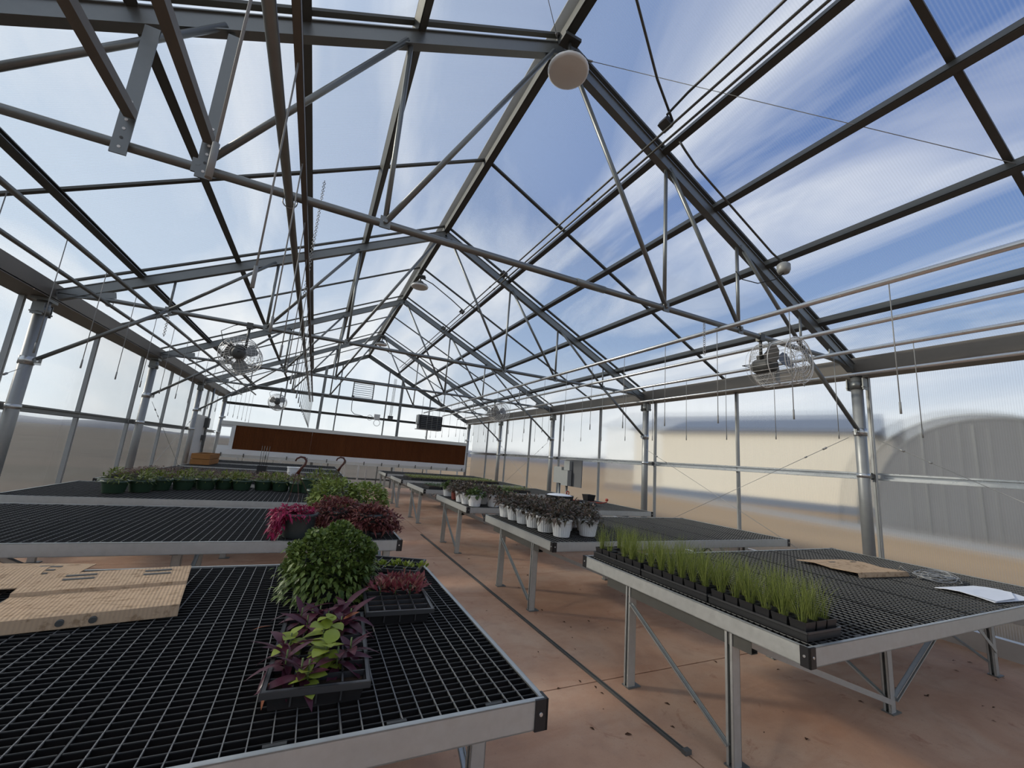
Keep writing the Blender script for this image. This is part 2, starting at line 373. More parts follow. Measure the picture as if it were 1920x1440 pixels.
# ---- roof: purlins, glazing bars, sheets, gutters
ceiling = struct('ceiling')
PD = [1.24, 1.97, 2.80, 3.75]
for sgn in (-1, 1):
    rot = Matrix.Rotation(sgn * SL, 3, 'Y')
    for d in PD:
        zc_ = rafz(d) + .125 + .045
        b = MB(); up = rot @ Vector((0, 0, 1))
        b.channel((XC + sgn * d, Y0, zc_), (XC + sgn * d, YE, zc_), .062, .088, .006, up, 1, .016)
        b.beam((XC + sgn * d, Y0, zc_), (XC + sgn * d, YE, zc_), .05, .006, up, (0, -.046)); b.build('purlin', 'galv_dark', ceiling)
    # gutter beam along the eave
    b = MB(); x = XC + sgn * 4.44
    b.bx(min(x, x + sgn * .012), max(x, x + sgn * .012), Y0, YE, 2.905, 3.085)
    go = .31 if sgn < 0 else .40; b.bx(min(x, x + sgn * go), max(x, x + sgn * go), Y0, YE, 2.895, 2.915)
    b.bx(min(x + sgn * (go - .015), x + sgn * go), max(x + sgn * (go - .015), x + sgn * go), Y0, YE, 2.895, 3.0)
    b.build('gutter', 'gutter_steel', ceiling)
    yy = Y0; k = 0
    dA, dB = .03, 4.66
    while yy < YE - .01:
        ye = min(yy + HALF, YE)
        # twin-wall sheet, 10 mm thick
        p = MB(); up = rot @ Vector((0, 0, 1))
        a = Vector((XC + sgn * dA, 0, rafz(dA) + .125 + .115)); c = Vector((XC + sgn * dB, 0, rafz(dB) + .125 + .115))
        off = up * .005
        vs = [Vector((q.x, yv, q.z)) + o_ for o_ in (-off, off) for q in (a, c) for yv in (yy + .004, ye - .004)]
        p.add(vs, [(0, 1, 3, 2), (4, 6, 7, 5), (0, 4, 5, 1), (2, 3, 7, 6), (0, 2, 6, 4), (1, 5, 7, 3)])
        p.build('roof_sheet', 'poly_y', ceiling)
        # glazing bar under the joint
        q0 = Vector((XC + sgn * dA, yy, rafz(dA) + .125 + .100)); q1 = Vector((XC + sgn * 4.5, yy, rafz(4.5) + .125 + .100))
        b = MB(); b.beam(q0, q1, .045, .022, (0, 0, 1)); b.build('glazing_bar', 'galv_dark', ceiling)
        yy = ye
b = MB(); zr = rafz(0) + .125 + .03
b.beam((XC, Y0, zr), (XC, YE, zr), .085, .10); b.beam((XC, Y0, zr - .053), (XC, YE, zr - .053), .05, .006)
b.build('ridge_beam', 'galv_dark', ceiling)
b = MB(); b.beam((XC, Y0, zr + .125), (XC, YE, zr + .125), .20, .012); b.build('ridge_cap', 'galv', ceiling)

# ---- trusses
def truss_parts(t):
    zc = 3.01
    for sgn in (-1, 1):
        b = MB(); up = Matrix.Rotation(sgn * SL, 3, 'Y') @ Vector((0, 0, 1)); h = .125 * math.cos(SL)
        p0 = Vector((sgn * .0, 0, rafz(0) + .0625)); p1 = Vector((sgn * 4.43, 0, rafz(4.43) + .0625))
        b.beam(p0, p1, .046, h, up); b.beam(p0, p1, .072, .008, up, (0, -h / 2)); b.beam(p0, p1, .072, .008, up, (0, h / 2))
        b.build('rafter', 'galv', t)
        nodes = [(1.28, rafz(1.28)), (2.32, rafz(2.32)), (3.40, rafz(3.40))]
        prev = (.06, rafz(.06))
        for i, (d, z) in enumerate(nodes):
            b = MB(); b.tube([(sgn * d, 0, z + .02), (sgn * d, 0, zc)], .018 if i < 2 else .014); b.build('web_strut', 'galv', t)
            b = MB(); b.tube([(sgn * (prev[0] + .03), -.02, prev[1] + .02), (sgn * d, -.02, zc)], .021); b.build('web_strut', 'galv', t)
            b = MB(); b.box((sgn * d, -.022, zc), (.07, .012, .085)); b.tube([(sgn * d, -.05, zc), (sgn * d, .03, zc)], .014, 6); b.build('gusset', 'galv', t)
            prev = (d, z)
        b = MB(); b.tube([(sgn * 3.40, -.01, zc), (sgn * 4.44, -.01, 2.19)], .024); b.box((sgn * 4.45, -.01, 2.175), (.10, .02, .05)); b.build('knee_brace', 'galv', t)
        b = MB(); b.box((sgn * 4.16, -.02, 3.02), (.5, .01, .075), Matrix.Rotation(sgn * .22, 3, 'Y')); b.build('heel_plate', 'galv', t)
    b = MB(); b.tube([(-4.42, 0, 2.985), (-3.9, 0, zc), (3.9, 0, zc), (4.42, 0, 2.985)], .027, 10); b.build('bottom_chord', 'galv', t)
    b = MB(); b.tube([(.28, 0, zc), (.58, 0, zc)], .031, 10); b.build('splice_sleeve', 'galv', t)
ORD = {3: 'first', 2: 'second', 1: 'third', 0: 'fourth'}
t0 = thing('roof_truss', 'galvanized roof truss with the large round lamp, fourth from the brown pad wall', 'truss', (XC, TY[0], 0), 0, 'roof trusses'); truss_parts(t0)
for i in (1, 2, 3): dup(t0, (XC, TY[i], 0), 0, 'galvanized roof truss, %s from the brown cooling pad wall' % ORD[i])

# ---- posts
def post_parts(t, sgn, clamp=True):
    b = MB(); b.tube([(0, 0, 0), (0, 0, 2.86)], .060, 20); b.build('shaft', 'post_steel', t)
    b = MB(); b.tube([(0, 0, 2.70), (0, 0, 2.80)], .070, 20)
    for a in (-1, 1):
        b.box((0, a * .085, 2.76), (.10, .012, .14)); b.tube([(-.06, a * .085, 2.72), (.06, a * .085, 2.72)], .010, 6)
    b.box((0, 0, 2.875), (.15, .20, .035)); b.build('head_collar', 'galv', t)
    b = MB(); b.tube([(0, 0, 2.12), (0, 0, 2.21)], .067, 20); b.box((-sgn * .085, 0, 2.165), (.07, .016, .08)); b.tube([(-sgn * .10, -.03, 2.165), (-sgn * .10, .03, 2.165)], .01, 6); b.build('brace_clamp', 'galv_bright', t)
    b = MB(); b.tube([(0, 0, 1.62), (0, 0, 1.67)], .066, 20); b.build('girt_band', 'galv_bright', t)
    b = MB(); b.box((0, 0, .006), (.22, .22, .012)); b.build('base_plate', 'galv', t)
SIDE = {-1: 'white control board', 1: 'grey electric box'}
for sgn, X in ((-1, XL), (1, XR)):
    first = None
    for i in range(5):
        if sgn < 0 and i == 0: continue
        lab = 'round post, %s side, %s' % (SIDE[sgn], ('in the brown pad wall corner' if i == 4 else 'under the %s truss from the end wall' % ORD[i]))
        if first is None:
            first = thing('support_post', lab, 'post', (X, TY[i], 0), 0, 'round posts on the %s side' % SIDE[sgn]); post_parts(first, sgn)
        else: dup(first, (X, TY[i] - (.22 if i == 4 else 0), 0), 0, lab)

# ---- long walls
for sgn, name, WX, PX in ((-1, 'wall_left', WLX, XL), (1, 'wall_right', WRX, XR)):
    w = struct(name)
    yy = Y0
    while yy < YE - .01:
        ye = min(yy + HALF, YE)
        p = MB(); p.bx(WX - .005, WX + .005, yy + .003, ye - .003, .16, 2.97); p.build('wall_sheet', 'poly_wall' if sgn > 0 else 'poly_wall_left', w)
        b = MB(); xs = WX - sgn * .035; b.beam((xs, yy, .12), (xs, yy, 2.90), .036, .05, (1, 0, 0)); b.beam((xs - sgn * .022, yy, .12), (xs - sgn * .022, yy, 2.90), .018, .02, (1, 0, 0)); b.build('stud', 'post_steel', w)
        yy = ye
    xg = WX - sgn * .085
    for ya, yb in zip([Y0] + TY[:-1], TY):
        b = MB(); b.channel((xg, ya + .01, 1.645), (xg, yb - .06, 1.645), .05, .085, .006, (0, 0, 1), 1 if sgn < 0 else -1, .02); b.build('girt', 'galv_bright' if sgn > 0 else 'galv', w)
        b = MB(); b.box((xg - sgn * .01, ya + .05, 1.645), (.07, .12, .05)); b.build('girt_splice', 'box_dark', w)
    b = MB(); b.bx(WX - .06 if sgn > 0 else WX, WX if sgn > 0 else WX + .06, Y0, YE, .34, .44); b.build('base_rail', 'alu', w)
    bb = struct('baseboard_left' if sgn < 0 else 'baseboard_right')
    b = MB(); b.bx(min(WX - sgn * .07, WX + sgn * .02), max(WX - sgn * .07, WX + sgn * .02), Y0, YE, 0, .17); b.build('board', 'alu', bb)

# ---- end wall
w = struct('wall_back'); YW = YE + .08
xs = [WLX, XC - HALF * 1.5, XC - HALF * .5, XC + HALF * .5, XC + HALF * 1.5, WRX]
def topz(x): return rafz(abs(x - XC)) + .20
for a, c in zip(xs, xs[1:]):
    prof = [(a, .1), (c, .1), (c, topz(c))] + ([(XC, topz(XC))] if a < XC < c else []) + [(a, topz(a))]
    p = MB(); n = len(prof); p.add([(x, YW - .005, z) for x, z in prof] + [(x, YW + .005, z) for x, z in prof], [tuple(range(n)), tuple(reversed(range(n, 2 * n)))] + [(i, i + n, (i + 1) % n + n, (i + 1) % n) for i in range(n)]); p.build('wall_sheet', 'poly_x', w)
for x in (XC - HALF * 1.5, XC - HALF * .5, XC + HALF * .5, XC + HALF * 1.5):
    b = MB(); b.beam((x, YW - .04, 0), (x, YW - .04, topz(x) - .1), .045, .05, (0, 1, 0)); b.build('stud', 'galv', w)
for x in (XC - 1.48, XC + 1.48):
    b = MB(); b.beam((x, YE - .06, 0), (x, YE - .06, topz(x) - .06), .10, .09, (0, 1, 0)); b.build('gable_post', 'galv', w)
for z, h in ((4.14, .09), (3.37, .12), (2.70, .09), (.87, .06), (.30, .07)):
    e = min(4.5, (5.2 - z) / .5 - .02)
    b = MB(); b.channel((XC - e, YE, z), (XC + e, YE, z), .06, h, .006, (0, 0, 1), 1, .02); b.build('cross_rail', 'galv_dark' if z > 2 else 'galv', w)
for sgn in (-1, 1):
    b = MB(); b.beam((XC, YE, rafz(0) + .10), (XC + sgn * 4.45, YE, rafz(4.45) + .10), .10, .14); b.build('gable_rafter', 'galv_dark', w)
for x in (-2.2, -1.25, 1.2, 2.0, 3.4, 5.0):
    b = MB(); b.beam((x, YE, 0), (x, YE, .88), .05, .05, (0, 1, 0)); b.build('low_stud', 'alu', w)

# ---- bracing cables
def cable(p0, p1, label):
    b = MB(); p0 = Vector(p0); p1 = Vector(p1); d = (p1 - p0).normalized(); p0 = p0 + d * .10; p1 = p1 - d * .10
    b.tube([p0, p1], .0035, 5, True); b.tube([p0 + d * .28, p0 + d * .33], .012, 6); b.tube([p0 + d * .55, p0 + d * .58], .010, 6)
    tag(b.build('brace_cable', 'wire_gray'), label, 'cable')
cable((5.93, TY[0], 2.14), (5.93, TY[1], .30), 'thin bracing cable falling from the fourth truss post, electric box side'); cable((5.95, TY[1], 1.95), (5.95, TY[0], .30), 'thin bracing cable falling from the third truss post, electric box side')
cable((5.93, TY[2], 2.10), (5.93, TY[3], .30), 'thin bracing cable falling from the second truss post, electric box side'); cable((5.95, TY[3], 2.10), (5.95, TY[2], .30), 'thin bracing cable falling from the first truss post, electric box side')
cable((-2.95, TY[2], 2.10), (-2.95, TY[3], .30), 'thin bracing cable falling from the second truss post, control board side'); cable((-2.97, TY[3], 2.10), (-2.97, TY[2], .30), 'thin bracing cable falling from the first truss post, control board side')
cable((-2.95, TY[1] - .06, 2.12), (-2.95, TY[0] - .5, .30), 'thin bracing cable falling from the third truss post, control board side')
cable((5.93, TY[0] - .06, 2.14), (5.93, TY[0] - 3.4, .30), 'thin bracing cable at the fourth truss post, running away from the end wall')
def wire(p0, p1, label):
    b = MB(); p0 = Vector(p0); p1 = Vector(p1); d = (p1 - p0).normalized(); b.tube([p0, p1], .003, 5); b.tube([p0 + d * .12, p0 + d * .17], .009, 6)
    tag(b.build('guy_wire', 'wire_gray'), label, 'wire')
wire((XC + .12, TY[0] - .04, 5.13), (5.8, -.2, 3.15), 'thin guy wire from the big lamp across the blue sky roof slope')
wire((XC - .05, TY[0] - .04, 5.16), (-1.2, -.4, 3.75), 'thin guy wire from the big lamp down the hazy roof slope')

# ================================================================ benches
BH, FR = .75, .085
PW, PDp = .604, .875
_s = MB()
n = 26
for i in range(n + 1):
    y = PDp * i / n; _s.bx(0, PW, y - .002, y + .002, -.032, -.003)
for x in (0, PW): _s.bx(x - .003, x + .003, 0, PDp, -.034, -.001)
for i in range(1, 11):
    x = PW * i / 11; _s.bx(x - .002, x + .002, 0, PDp, -.030, -.006)
SLAT_ME = _s.mesh('grid_panel', 'slat_black')
_s = MB()
for i in range(12):
    x = PW * i / 11; _s.bx(x - .0015, x + .0015, .002, PDp - .002, -.004, 0)
WIRE_ME = _s.mesh('grid_wires', 'wire_light')
_s = MB()
for i in range(0, n + 1):
    y = PDp * i / n; w_ = .0016 if i % 2 == 0 else .0009; _s.bx(.004, PW - .004, y - w_, y + w_, -.0045, -.0004)
XWIRE_ME = _s.mesh('cross_wires', 'wire_dark')
_s = MB(); _s.box((0, 0, 0), (.055, .012, .004)); CLIP_ME = _s.mesh('clip', 'wire_dark')
BL, BD = 3.66, 1.78
def bench_parts(t, mir):
    # local: x 0..BL from the aisle edge (mir=1) or mirrored, y 0..BD
    X = (lambda x: x) if mir > 0 else (lambda x: BL - x)
    zt = BH - FR / 2
    for y, s in ((.009, 1), (BD - .009, -1)):
        b = MB(); b.channel((.0, y, zt), (BL, y, zt), .018, FR, .004, (0, 0, 1), -s, .008); b.build('rail', 'bench_steel', t)
    for x, s in ((.009, 1), (BL - .009, -1)):
        b = MB(); b.channel((x, .02, zt), (x, BD - .02, zt), .018, FR, .004, (0, 0, 1), s, .008); b.build('rail', 'bench_steel', t)
    for x in (0, BL):
        for y in (0, BD):
            sx = 1 if x == 0 else -1; sy = 1 if y == 0 else -1
            b = MB(); b.bx(min(x - sx * .004, x + sx * .042), max(x - sx * .004, x + sx * .042), min(y - sy * .004, y + sy * .004), max(y - sy * .004, y + sy * .004), BH - FR - .003, BH + .002)
            b.bx(min(x - sx * .004, x + sx * .004), max(x - sx * .004, x + sx * .004), min(y - sy * .004, y + sy * .042), max(y - sy * .004, y + sy * .042), BH - FR - .003, BH + .002)
            b.bx(min(x, x + sx * .04), max(x, x + sx * .04), min(y, y + sy * .04), max(y, y + sy * .04), BH - FR - .003, BH - FR + .003)
            c = b.build('corner_cap', 'black_plastic', t)
            q = MB(); q.tube([(x + sx * .022, y - sy * .007, BH - .04), (x + sx * .022, y, BH - .04)], .006, 8); q.tube([(x - sx * .007, y + sy * .022, BH - .04), (x, y + sy * .022, BH - .04)], .006, 8); q.build('rivet', 'galv_bright', c)
    for i in range(6):
        for j in range(2):
            o = put('grid_panel', SLAT_ME, t, (.016 + i * (PW + .0008), .012 + j * (PDp + .006), BH - .004)); put('grid_wires', WIRE_ME, o); put('cross_wires', XWIRE_ME, o)
    for j, y in ((0, .03), (1, BD / 2), (2, BD - .03)):
        for i in range(6):
            for q in ((.15, .45) if j != 1 else (.3,)): put('panel_clip', CLIP_ME, t, (.016 + i * PW + q, y, BH - .003))
    b = MB()
    for k in range(1, 4): b.beam((.04, BD * k / 4, BH - .055), (BL - .04, BD * k / 4, BH - .055), .025, .03)
    b.build('grid_support', 'galv_dark', t)
    lx = [X(.045), X(1.63), X(BL - .29)]; yn, yf = .43, 1.24; top = BH - FR
    for k, x in enumerate(lx):
        b = MB(); b.channel((x, .30, top - .035), (x, BD - .30, top - .035), .05, .07, .004, (0, 0, 1), 1, .015); b.build('cross_beam', 'galv_dark', t)
        for y in (yn, yf):
            b = MB(); b.channel((x, y, .008), (x, y, top - .002), .062, .045, .004, (0, 1, 0), 1, .014); lg = b.build('leg', 'bench_steel', t)
            b = MB(); b.box((x + .02, y, .004), (.11, .07, .008)); b.build('foot', 'galv', lg)
        b = MB(); b.channel((x - .03 * mir, yf - .03, top - .11), (x - .03 * mir, yn + .01, .10), .012, .032, .004, (1, 0, 0), 1, .006); b.build('brace', 'bench_steel', t)
    for y in (yn,):
        b = MB(); b.beam((lx[0] + .03 * mir, y - .03, top - .05), (lx[1], y - .03, .07), .006, .034, (0, 0, 1)); b.build('brace', 'bench_steel', t)
        b = MB(); b.channel((lx[1] + .03 * mir, y - .02, .09), (X(2.75), y - .02, top - .01), .03, .036, .004, (0, 0, 1), 1, .008); b.build('brace', 'bench_steel', t)
        b = MB(); b.beam((X(2.75), y - .03, top - .03), (lx[2], y - .03, .2), .006, .03, (0, 0, 1)); b.build('brace', 'bench_steel', t)
RY = [1.26, 3.54, 6.00, 8.72, 11.2, 13.8]
RLAB = ['black mesh top bench carrying trays of grassy seedlings, cardboard and folded white paper',
        'black mesh top bench carrying white ribbed pots of dark brown foliage',
        'black mesh top bench carrying white pots of leafy greens and a dark basin',
        'black mesh top bench with green seedlings, behind the bench holding the dark basin',
        'black mesh top bench carrying the long yellow-green seedling trays',
        'empty black mesh top bench just behind the long yellow-green seedling trays']
RB = thing('growing_bench', RLAB[0], 'bench', (2.20, RY[0], 0), 0, 'benches on the electric box side'); bench_parts(RB, 1)
for y, l in list(zip(RY, RLAB))[1:]: dup(RB, (2.20, y, 0), 0, l)
LY = [1.27, 3.72, 6.03, 8.25, 10.35, 12.42, 14.75]
LLAB = ['black mesh top bench with stained cardboard sheets, seedling trays and a green bush',
        'black mesh top bench carrying maroon, pink and light green hanging basket plants',
        'black mesh top bench carrying a row of low green pots',
        'mesh top bench covered in dry brown plants, behind the row of green pots',
        'black mesh top bench holding a single white pot and a black pot',
        'black mesh top bench carrying the cedar planter box',
        'empty black mesh top bench closest to the brown cooling pad']
LB = thing('growing_bench', LLAB[0], 'bench', (.80 - BL, LY[0], 0), 0, 'benches on the control board side'); bench_parts(LB, -1)
for y, l in list(zip(LY, LLAB))[1:]: dup(LB, (.80 - BL, y, 0), 0, l)

# conduit lying along the floor joint
b = MB(); b.beam((2.065, 1.86, .008), (2.025, 7.9, .008), .010, .014); b.beam((2.088, 1.86, .006), (2.048, 7.9, .006), .008, .010); b.box((2.077, 1.85, .012), (.045, .03, .022))
tag(b.build('floor_conduit', 'box_dark'), 'dark slim twin conduit lying along the aisle floor between the benches', 'conduit')

# ================================================================ overhead pipes with drop tubes
_s = MB(); _s.tube([(0, 0, 0), (0, 0, -.90)], .0034, 6); DROP_ME = _s.mesh('drop_tube', 'tube_gray')
_s = MB(); _s.tube([(0, 0, -.87), (0, 0, -.95)], .0068, 8); WEIGHT_ME = _s.mesh('weight', 'tube_gray')
def irrigation(name, label, x, z, ya, yb, mat, r, drops, square=False, pitch=.64, y0=.3, skip=()):
    t = thing(name, label, 'pipe', (x, 0, z), 0, 'overhead irrigation pipes')
    b = MB()
    if square: b.channel((0, ya, 0), (0, yb, 0), r * 2, r * 2.2, .004, (0, 0, -1), 1, .006); b.beam((0, ya, -r), (0, yb, -r), r * 1.9, .004)
    else: b.tube([(0, ya, 0), (0, yb, 0)], r, 10)
    b.build('pipe', mat, t)
    if drops:
        y = y0
        while y < yb - .2:
            if not any(a < y < b for a, b in skip):
                o = put('drop_tube', DROP_ME, t, (0, y, 0)); put('weight', WEIGHT_ME, o)
            y += pitch * U(.97, 1.03)
    else:
        for ty in TY[:4]:
            if z < 2.9: continue
            b = MB(); b.ring((0, ty, .012), r + .016, .004, 'y', 14, 4); b.build('hanger_strap', 'wire_gray', t)
    return t
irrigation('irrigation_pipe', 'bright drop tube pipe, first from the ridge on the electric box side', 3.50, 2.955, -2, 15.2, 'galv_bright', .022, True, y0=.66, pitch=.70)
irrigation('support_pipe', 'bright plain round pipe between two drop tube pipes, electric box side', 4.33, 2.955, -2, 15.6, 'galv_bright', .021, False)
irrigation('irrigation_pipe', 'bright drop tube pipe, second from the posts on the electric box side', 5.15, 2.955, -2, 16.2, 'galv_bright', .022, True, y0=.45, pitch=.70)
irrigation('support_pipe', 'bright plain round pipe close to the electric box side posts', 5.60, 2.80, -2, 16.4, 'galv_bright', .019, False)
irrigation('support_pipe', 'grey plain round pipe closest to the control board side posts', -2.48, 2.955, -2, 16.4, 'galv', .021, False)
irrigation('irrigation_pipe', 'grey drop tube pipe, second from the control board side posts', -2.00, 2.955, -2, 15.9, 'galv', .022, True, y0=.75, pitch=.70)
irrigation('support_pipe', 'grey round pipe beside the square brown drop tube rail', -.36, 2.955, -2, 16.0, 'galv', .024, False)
irrigation('irrigation_rail', 'square brownish rail with a long row of drop tubes', -.275, 2.965, -2, 16.0, 'gutter_steel', .014, True, True, y0=.305)
# chains
def chain(p, L, label):
    b = MB(); k = 0; z = 0
    while z < L:
        b.ring((0, 0, -z), .013, .003, 'y' if k % 2 else 'x', 8, 4); z += .021; k += 1
    tag(b.build('hanging_chain', 'wire_gray', None, p), label, 'chain', 'hanging chains')
chain((3.30, TY[0], 2.98), .32, 'short steel chain hanging from the fourth truss chord, left of the caged fan'); chain((4.82, TY[0] - .05, 2.97), .42, 'steel chain hanging beside the big caged fan')
chain((-1.90, TY[1], 2.98), .30, 'steel chain under the third truss, near the control board side wall'); chain((-.31, 4.4, 4.2), 1.25, 'long chain holding the square brown drop tube rail')

# square tubes and flat bar hangers at the fourth truss
def sqtube(x, label):
    t = thing('square_tube', label, 'tube', (x, 0, 3.16)); b = MB(); b.beam((0, -2, 0), (0, TY[0] - .07, 0), .05, .05); b.build('tube', 'gutter_steel', t)
sqtube(-1.15, 'brown square tube bolted to the drilled flat bar'); sqtube(-.80, 'brown square tube bolted beside the end of a truss web')
def flatbar(x, z0, z1, label):
    y = TY[0] - .045; t = thing('flat_bar', label, 'bracket', (x, y, 0)); b = MB(); b.bx(-.036, .036, -.004, .004, z0, z1); b.build('bar', 'galv', t)
    for k in range(6):
        q = MB(); q.tube([(0, -.006, z0 + .04 + k * .055), (0, -.0045, z0 + .04 + k * .055)], .008, 8); q.build('bolt_hole', 'lens_white' if k != 1 else 'box_dark', t)
flatbar(-1.17, 2.93, 3.74, 'drilled galvanized flat bar hanging from the fourth truss rafter'); flatbar(-.80, 2.93, 3.90, 'drilled flat bar along the truss web beside the brown square tube')
# perforated drop tube with white weight close to the flat bar
# ================================================================ fans
def fan(loc, label, cord_side=1, rz=0):
    t = thing('circulation_fan', label, 'fan', loc, rz, 'caged circulation fans'); R, L = .235, .46
    c = MB()
    for y in (-L / 2, -.06, L / 2 - .1): c.ring((0, y, 0), R, .005, 'y', 32, 4)
    for k in range(28):
        a = 2 * math.pi * k / 28; ca, sa = math.cos(a), math.sin(a)
        c.tube([(ca * .07, -L / 2 - .012, sa * .07), (ca * R, -L / 2, sa * R), (ca * R, L / 2 - .1, sa * R), (ca * .09, L / 2, sa * .09)], .0022, 4, False)
    for r in (.05, .09, .13, .17, .205): c.ring((0, -L / 2 - .008, 0), r, .003, 'y', 28, 4)
    for r in (.10, .15, .20): c.ring((0, L / 2 - .03, 0), r, .002, 'y', 28, 4)
    c.build('cage', 'cage_wire', t)
    b = MB(); b.lathe([(0, .02), (.075, .02), (.08, .05), (.08, .21), (.05, .25), (0, .25)], (0, 0, 0), 16, 'y'); b.box((0, .12, .085), (.09, .12, .06)); b.build('motor', 'box_dark', t)
    for k in range(3):
        a = 2 * math.pi * k / 3 + .4; b = MB(); d = Vector((math.cos(a), 0, math.sin(a))); q = Vector((-math.sin(a), 0, math.cos(a)))
        pts = []
        for r, w_, tw in ((.04, .05, .5), (.11, .15, .45), (.17, .18, .35), (.205, .13, .3)):
            for e in (-1, 1): pts.append(d * r + q * (e * w_ / 2) + Vector((0, e * w_ / 2 * tw - .03, 0)))
        pts2 = [p + Vector((0, .004, 0)) for p in pts]
        fs = [(0, 1, 3, 2), (2, 3, 5, 4), (4, 5, 7, 6)]
        b.add(pts, fs, True); b.add(pts2, [f[::-1] for f in fs], True); b.build('blade', 'fan_blade', t)
    b = MB(); b.tube([(-.06, .12, .06), (-.06, .12, 3.01 - loc[2])], .016, 8); b.box((-.06, .12, 3.0 - loc[2]), (.07, .06, .08)); b.build('drop_rod', 'galv_dark', t)
    b = MB(); h = 3.0 - loc[2]; b.tube([(0, .25, 0), (-.08 * cord_side, .32, .02), (.16 * cord_side, .30, .08), (.22 * cord_side, .25, h * .6), (.12 * cord_side, .14, h * .9), (.05 * cord_side, .12, h)], .005, 6); b.build('cord', 'cord_black', t)
fan((4.22, TY[0] - .12, 2.70), 'big caged fan hanging below the fourth truss, electric box side')
fan((-1.08, TY[1] + .12, 2.60), 'caged fan under the third truss, control board side', 1, math.pi)
fan((-1.16, TY[3] + .12, 2.62), 'caged fan under the first truss, in front of the brown pad wall', 1, math.pi)
fan((4.24, TY[2] - .12, 2.69), 'caged fan under the second truss, electric box side')

# ================================================================ lamps along the ridge
def lamp(y, label, z=4.83):
    t = thing('round_lamp', label, 'lamp', (XC, y, z), 0, 'round lamps along the ridge')
    b = MB(); b.lathe([(0, 0), (.155, .002), (.172, .012), (.176, .03), (.17, .04)], (0, 0, -.035), 32); b.build('lens', 'lens_white', t)
    b = MB(); b.lathe([(.172, .0), (.15, .03), (.09, .05), (.06, .10), (0, .11)], (0, 0, 0), 24, ribs=.05); b.build('housing', 'box_dark', t)
    b = MB(); b.tube([(0, 0, .10), (0, 0, 5.13 - z)], .016, 8); b.box((0, 0, 5.12 - z), (.16, .12, .03)); b.box((.05, 0, .2), (.10, .05, .05)); b.build('bracket', 'galv_dark', t)
lamp(TY[0] - .14, 'large round white lamp at the peak of the fourth truss'); lamp(8.2, 'round lamp hanging mid bay between the second and third trusses', 4.90); lamp(13.6, 'small round lamp at the peak of the first truss', 4.86)
# conduits and junction boxes along the upper purlin
for k, (x, z, lab) in enumerate(((2.46, 4.56, 'slim steel conduit with couplings, furthest from the purlin'), (2.545, 4.545, 'slim steel conduit lying closest to the upper purlin'))):
    b = MB(); b.tube([(0, Y0, 0), (0, 15.5, 0)], .011, 8)
    for y in (.6, 3.6, 6.6, 9.6): b.tube([(0, y, 0), (0, y + .05, 0)], .015, 8)
    tag(b.build('electric_conduit', 'galv_dark', None, (x, 0, z)), lab, 'conduit')
def jbox(loc, label, feed=None):
    t = thing('junction_box', label, 'junction box', loc, 0, 'junction boxes on the upper conduits')
    b = MB(); b.box((0, 0, 0), (.10, .10, .055), Matrix.Rotation(SL, 3, 'Y')); b.build('box', 'box_dark', t)
    if feed:
        b = MB(); b.tube([Vector(p) - Vector(loc) for p in feed], .011, 8); b.build('feed_conduit', 'galv_dark', t)
jbox((2.48, TY[0] - .28, 4.645), 'dark junction box beside the fourth truss rafter', [(2.50, TY[0] - .34, 4.64), (2.2, TY[0] - .45, 4.83), (1.75, TY[0] - .7, 5.03), (1.6, TY[0] - .78, 5.10), (1.52, TY[0] - .85, 5.15)])
b = MB(); b.tube([(2.42, TY[0] - .35, 4.66), (2.40, TY[0] - .6, 4.66), (2.36, Y0, 4.66)], .011, 8); tag(b.build('electric_conduit', 'galv_dark'), 'slim steel conduit running from the dark junction box away from the truss', 'conduit')
jbox((2.50, TY[1] - .28, 4.62), 'dark junction box beside the third truss rafter'); jbox((2.50, 8.35, 4.62), 'dark junction box fed from the mid bay lamp', [(2.50, 8.3, 4.64), (2.2, 8.25, 4.80), (1.75, 8.2, 5.02), (1.55, 8.2, 5.08)])
jbox((2.50, TY[2] - .25, 4.62), 'dark junction box beside the second truss rafter'); jbox((2.50, TY[3] - .25, 4.62), 'dark junction box beside the first truss rafter')
t = thing('outlet_box', 'grey weatherproof outlet box on the third purlin near the fourth truss', 'outlet', (4.10, 2.42, 3.66))
b = MB(); b.lathe([(0, -.05), (.05, -.05), (.062, -.02), (.062, .04), (.04, .06), (0, .06)], (0, 0, 0), 12); b.build('box', 'box_gray', t)
b = MB(); b.tube([(0, 0, .06), (-.15, .02, .14), (-1.25, .02, .70), (-1.38, .02, .80), (-1.46, .02, .87)], .010, 8); b.build('feed_conduit', 'galv_dark', t)
b = MB(); b.tube([(0, 0, -.05), (-.03, .08, -.10), (-.12, .2, -.12), (-.25, .28, -.08), (-.33, .3, .0)], .005, 6); b.build('cord', 'cord_black', t)

# ================================================================ end wall equipment
t = thing('cooling_pad_unit', 'long brown evaporative cooling pad in white framing across the end wall', 'cooling pad', (0, YE - .42, 0))
x = -2.52
while x < 5.88 - .01:
    xe = min(x + .60, 5.88); b = MB(); b.bx(x + .001, xe - .001, 0, .15, 1.11, 1.92); b.build('pad_panel', 'pad', t); x = xe
b = MB(); b.bx(-2.96, 5.93, -.03, .20, 1.92, 2.05); b.build('top_distributor', 'alu', t)
b = MB(); b.bx(-2.96, 5.93, -.05, .22, .93, 1.11); b.build('bottom_gutter', 'white_plastic', t)
for xa, xb in ((-2.60, -2.52), (5.88, 5.93)):
    b = MB(); b.bx(xa, xb, -.02, .18, 1.11, 1.92); b.build('end_frame', 'white_plastic', t)
b = MB(); b.bx(-2.96, -2.60, 0, .05, 1.11, 1.22); b.bx(-2.96, -2.60, 0, .05, 1.84, 1.92); b.bx(-2.64, -2.60, 0, .05, 1.22, 1.84); b.build('side_frame', 'white_plastic', t)
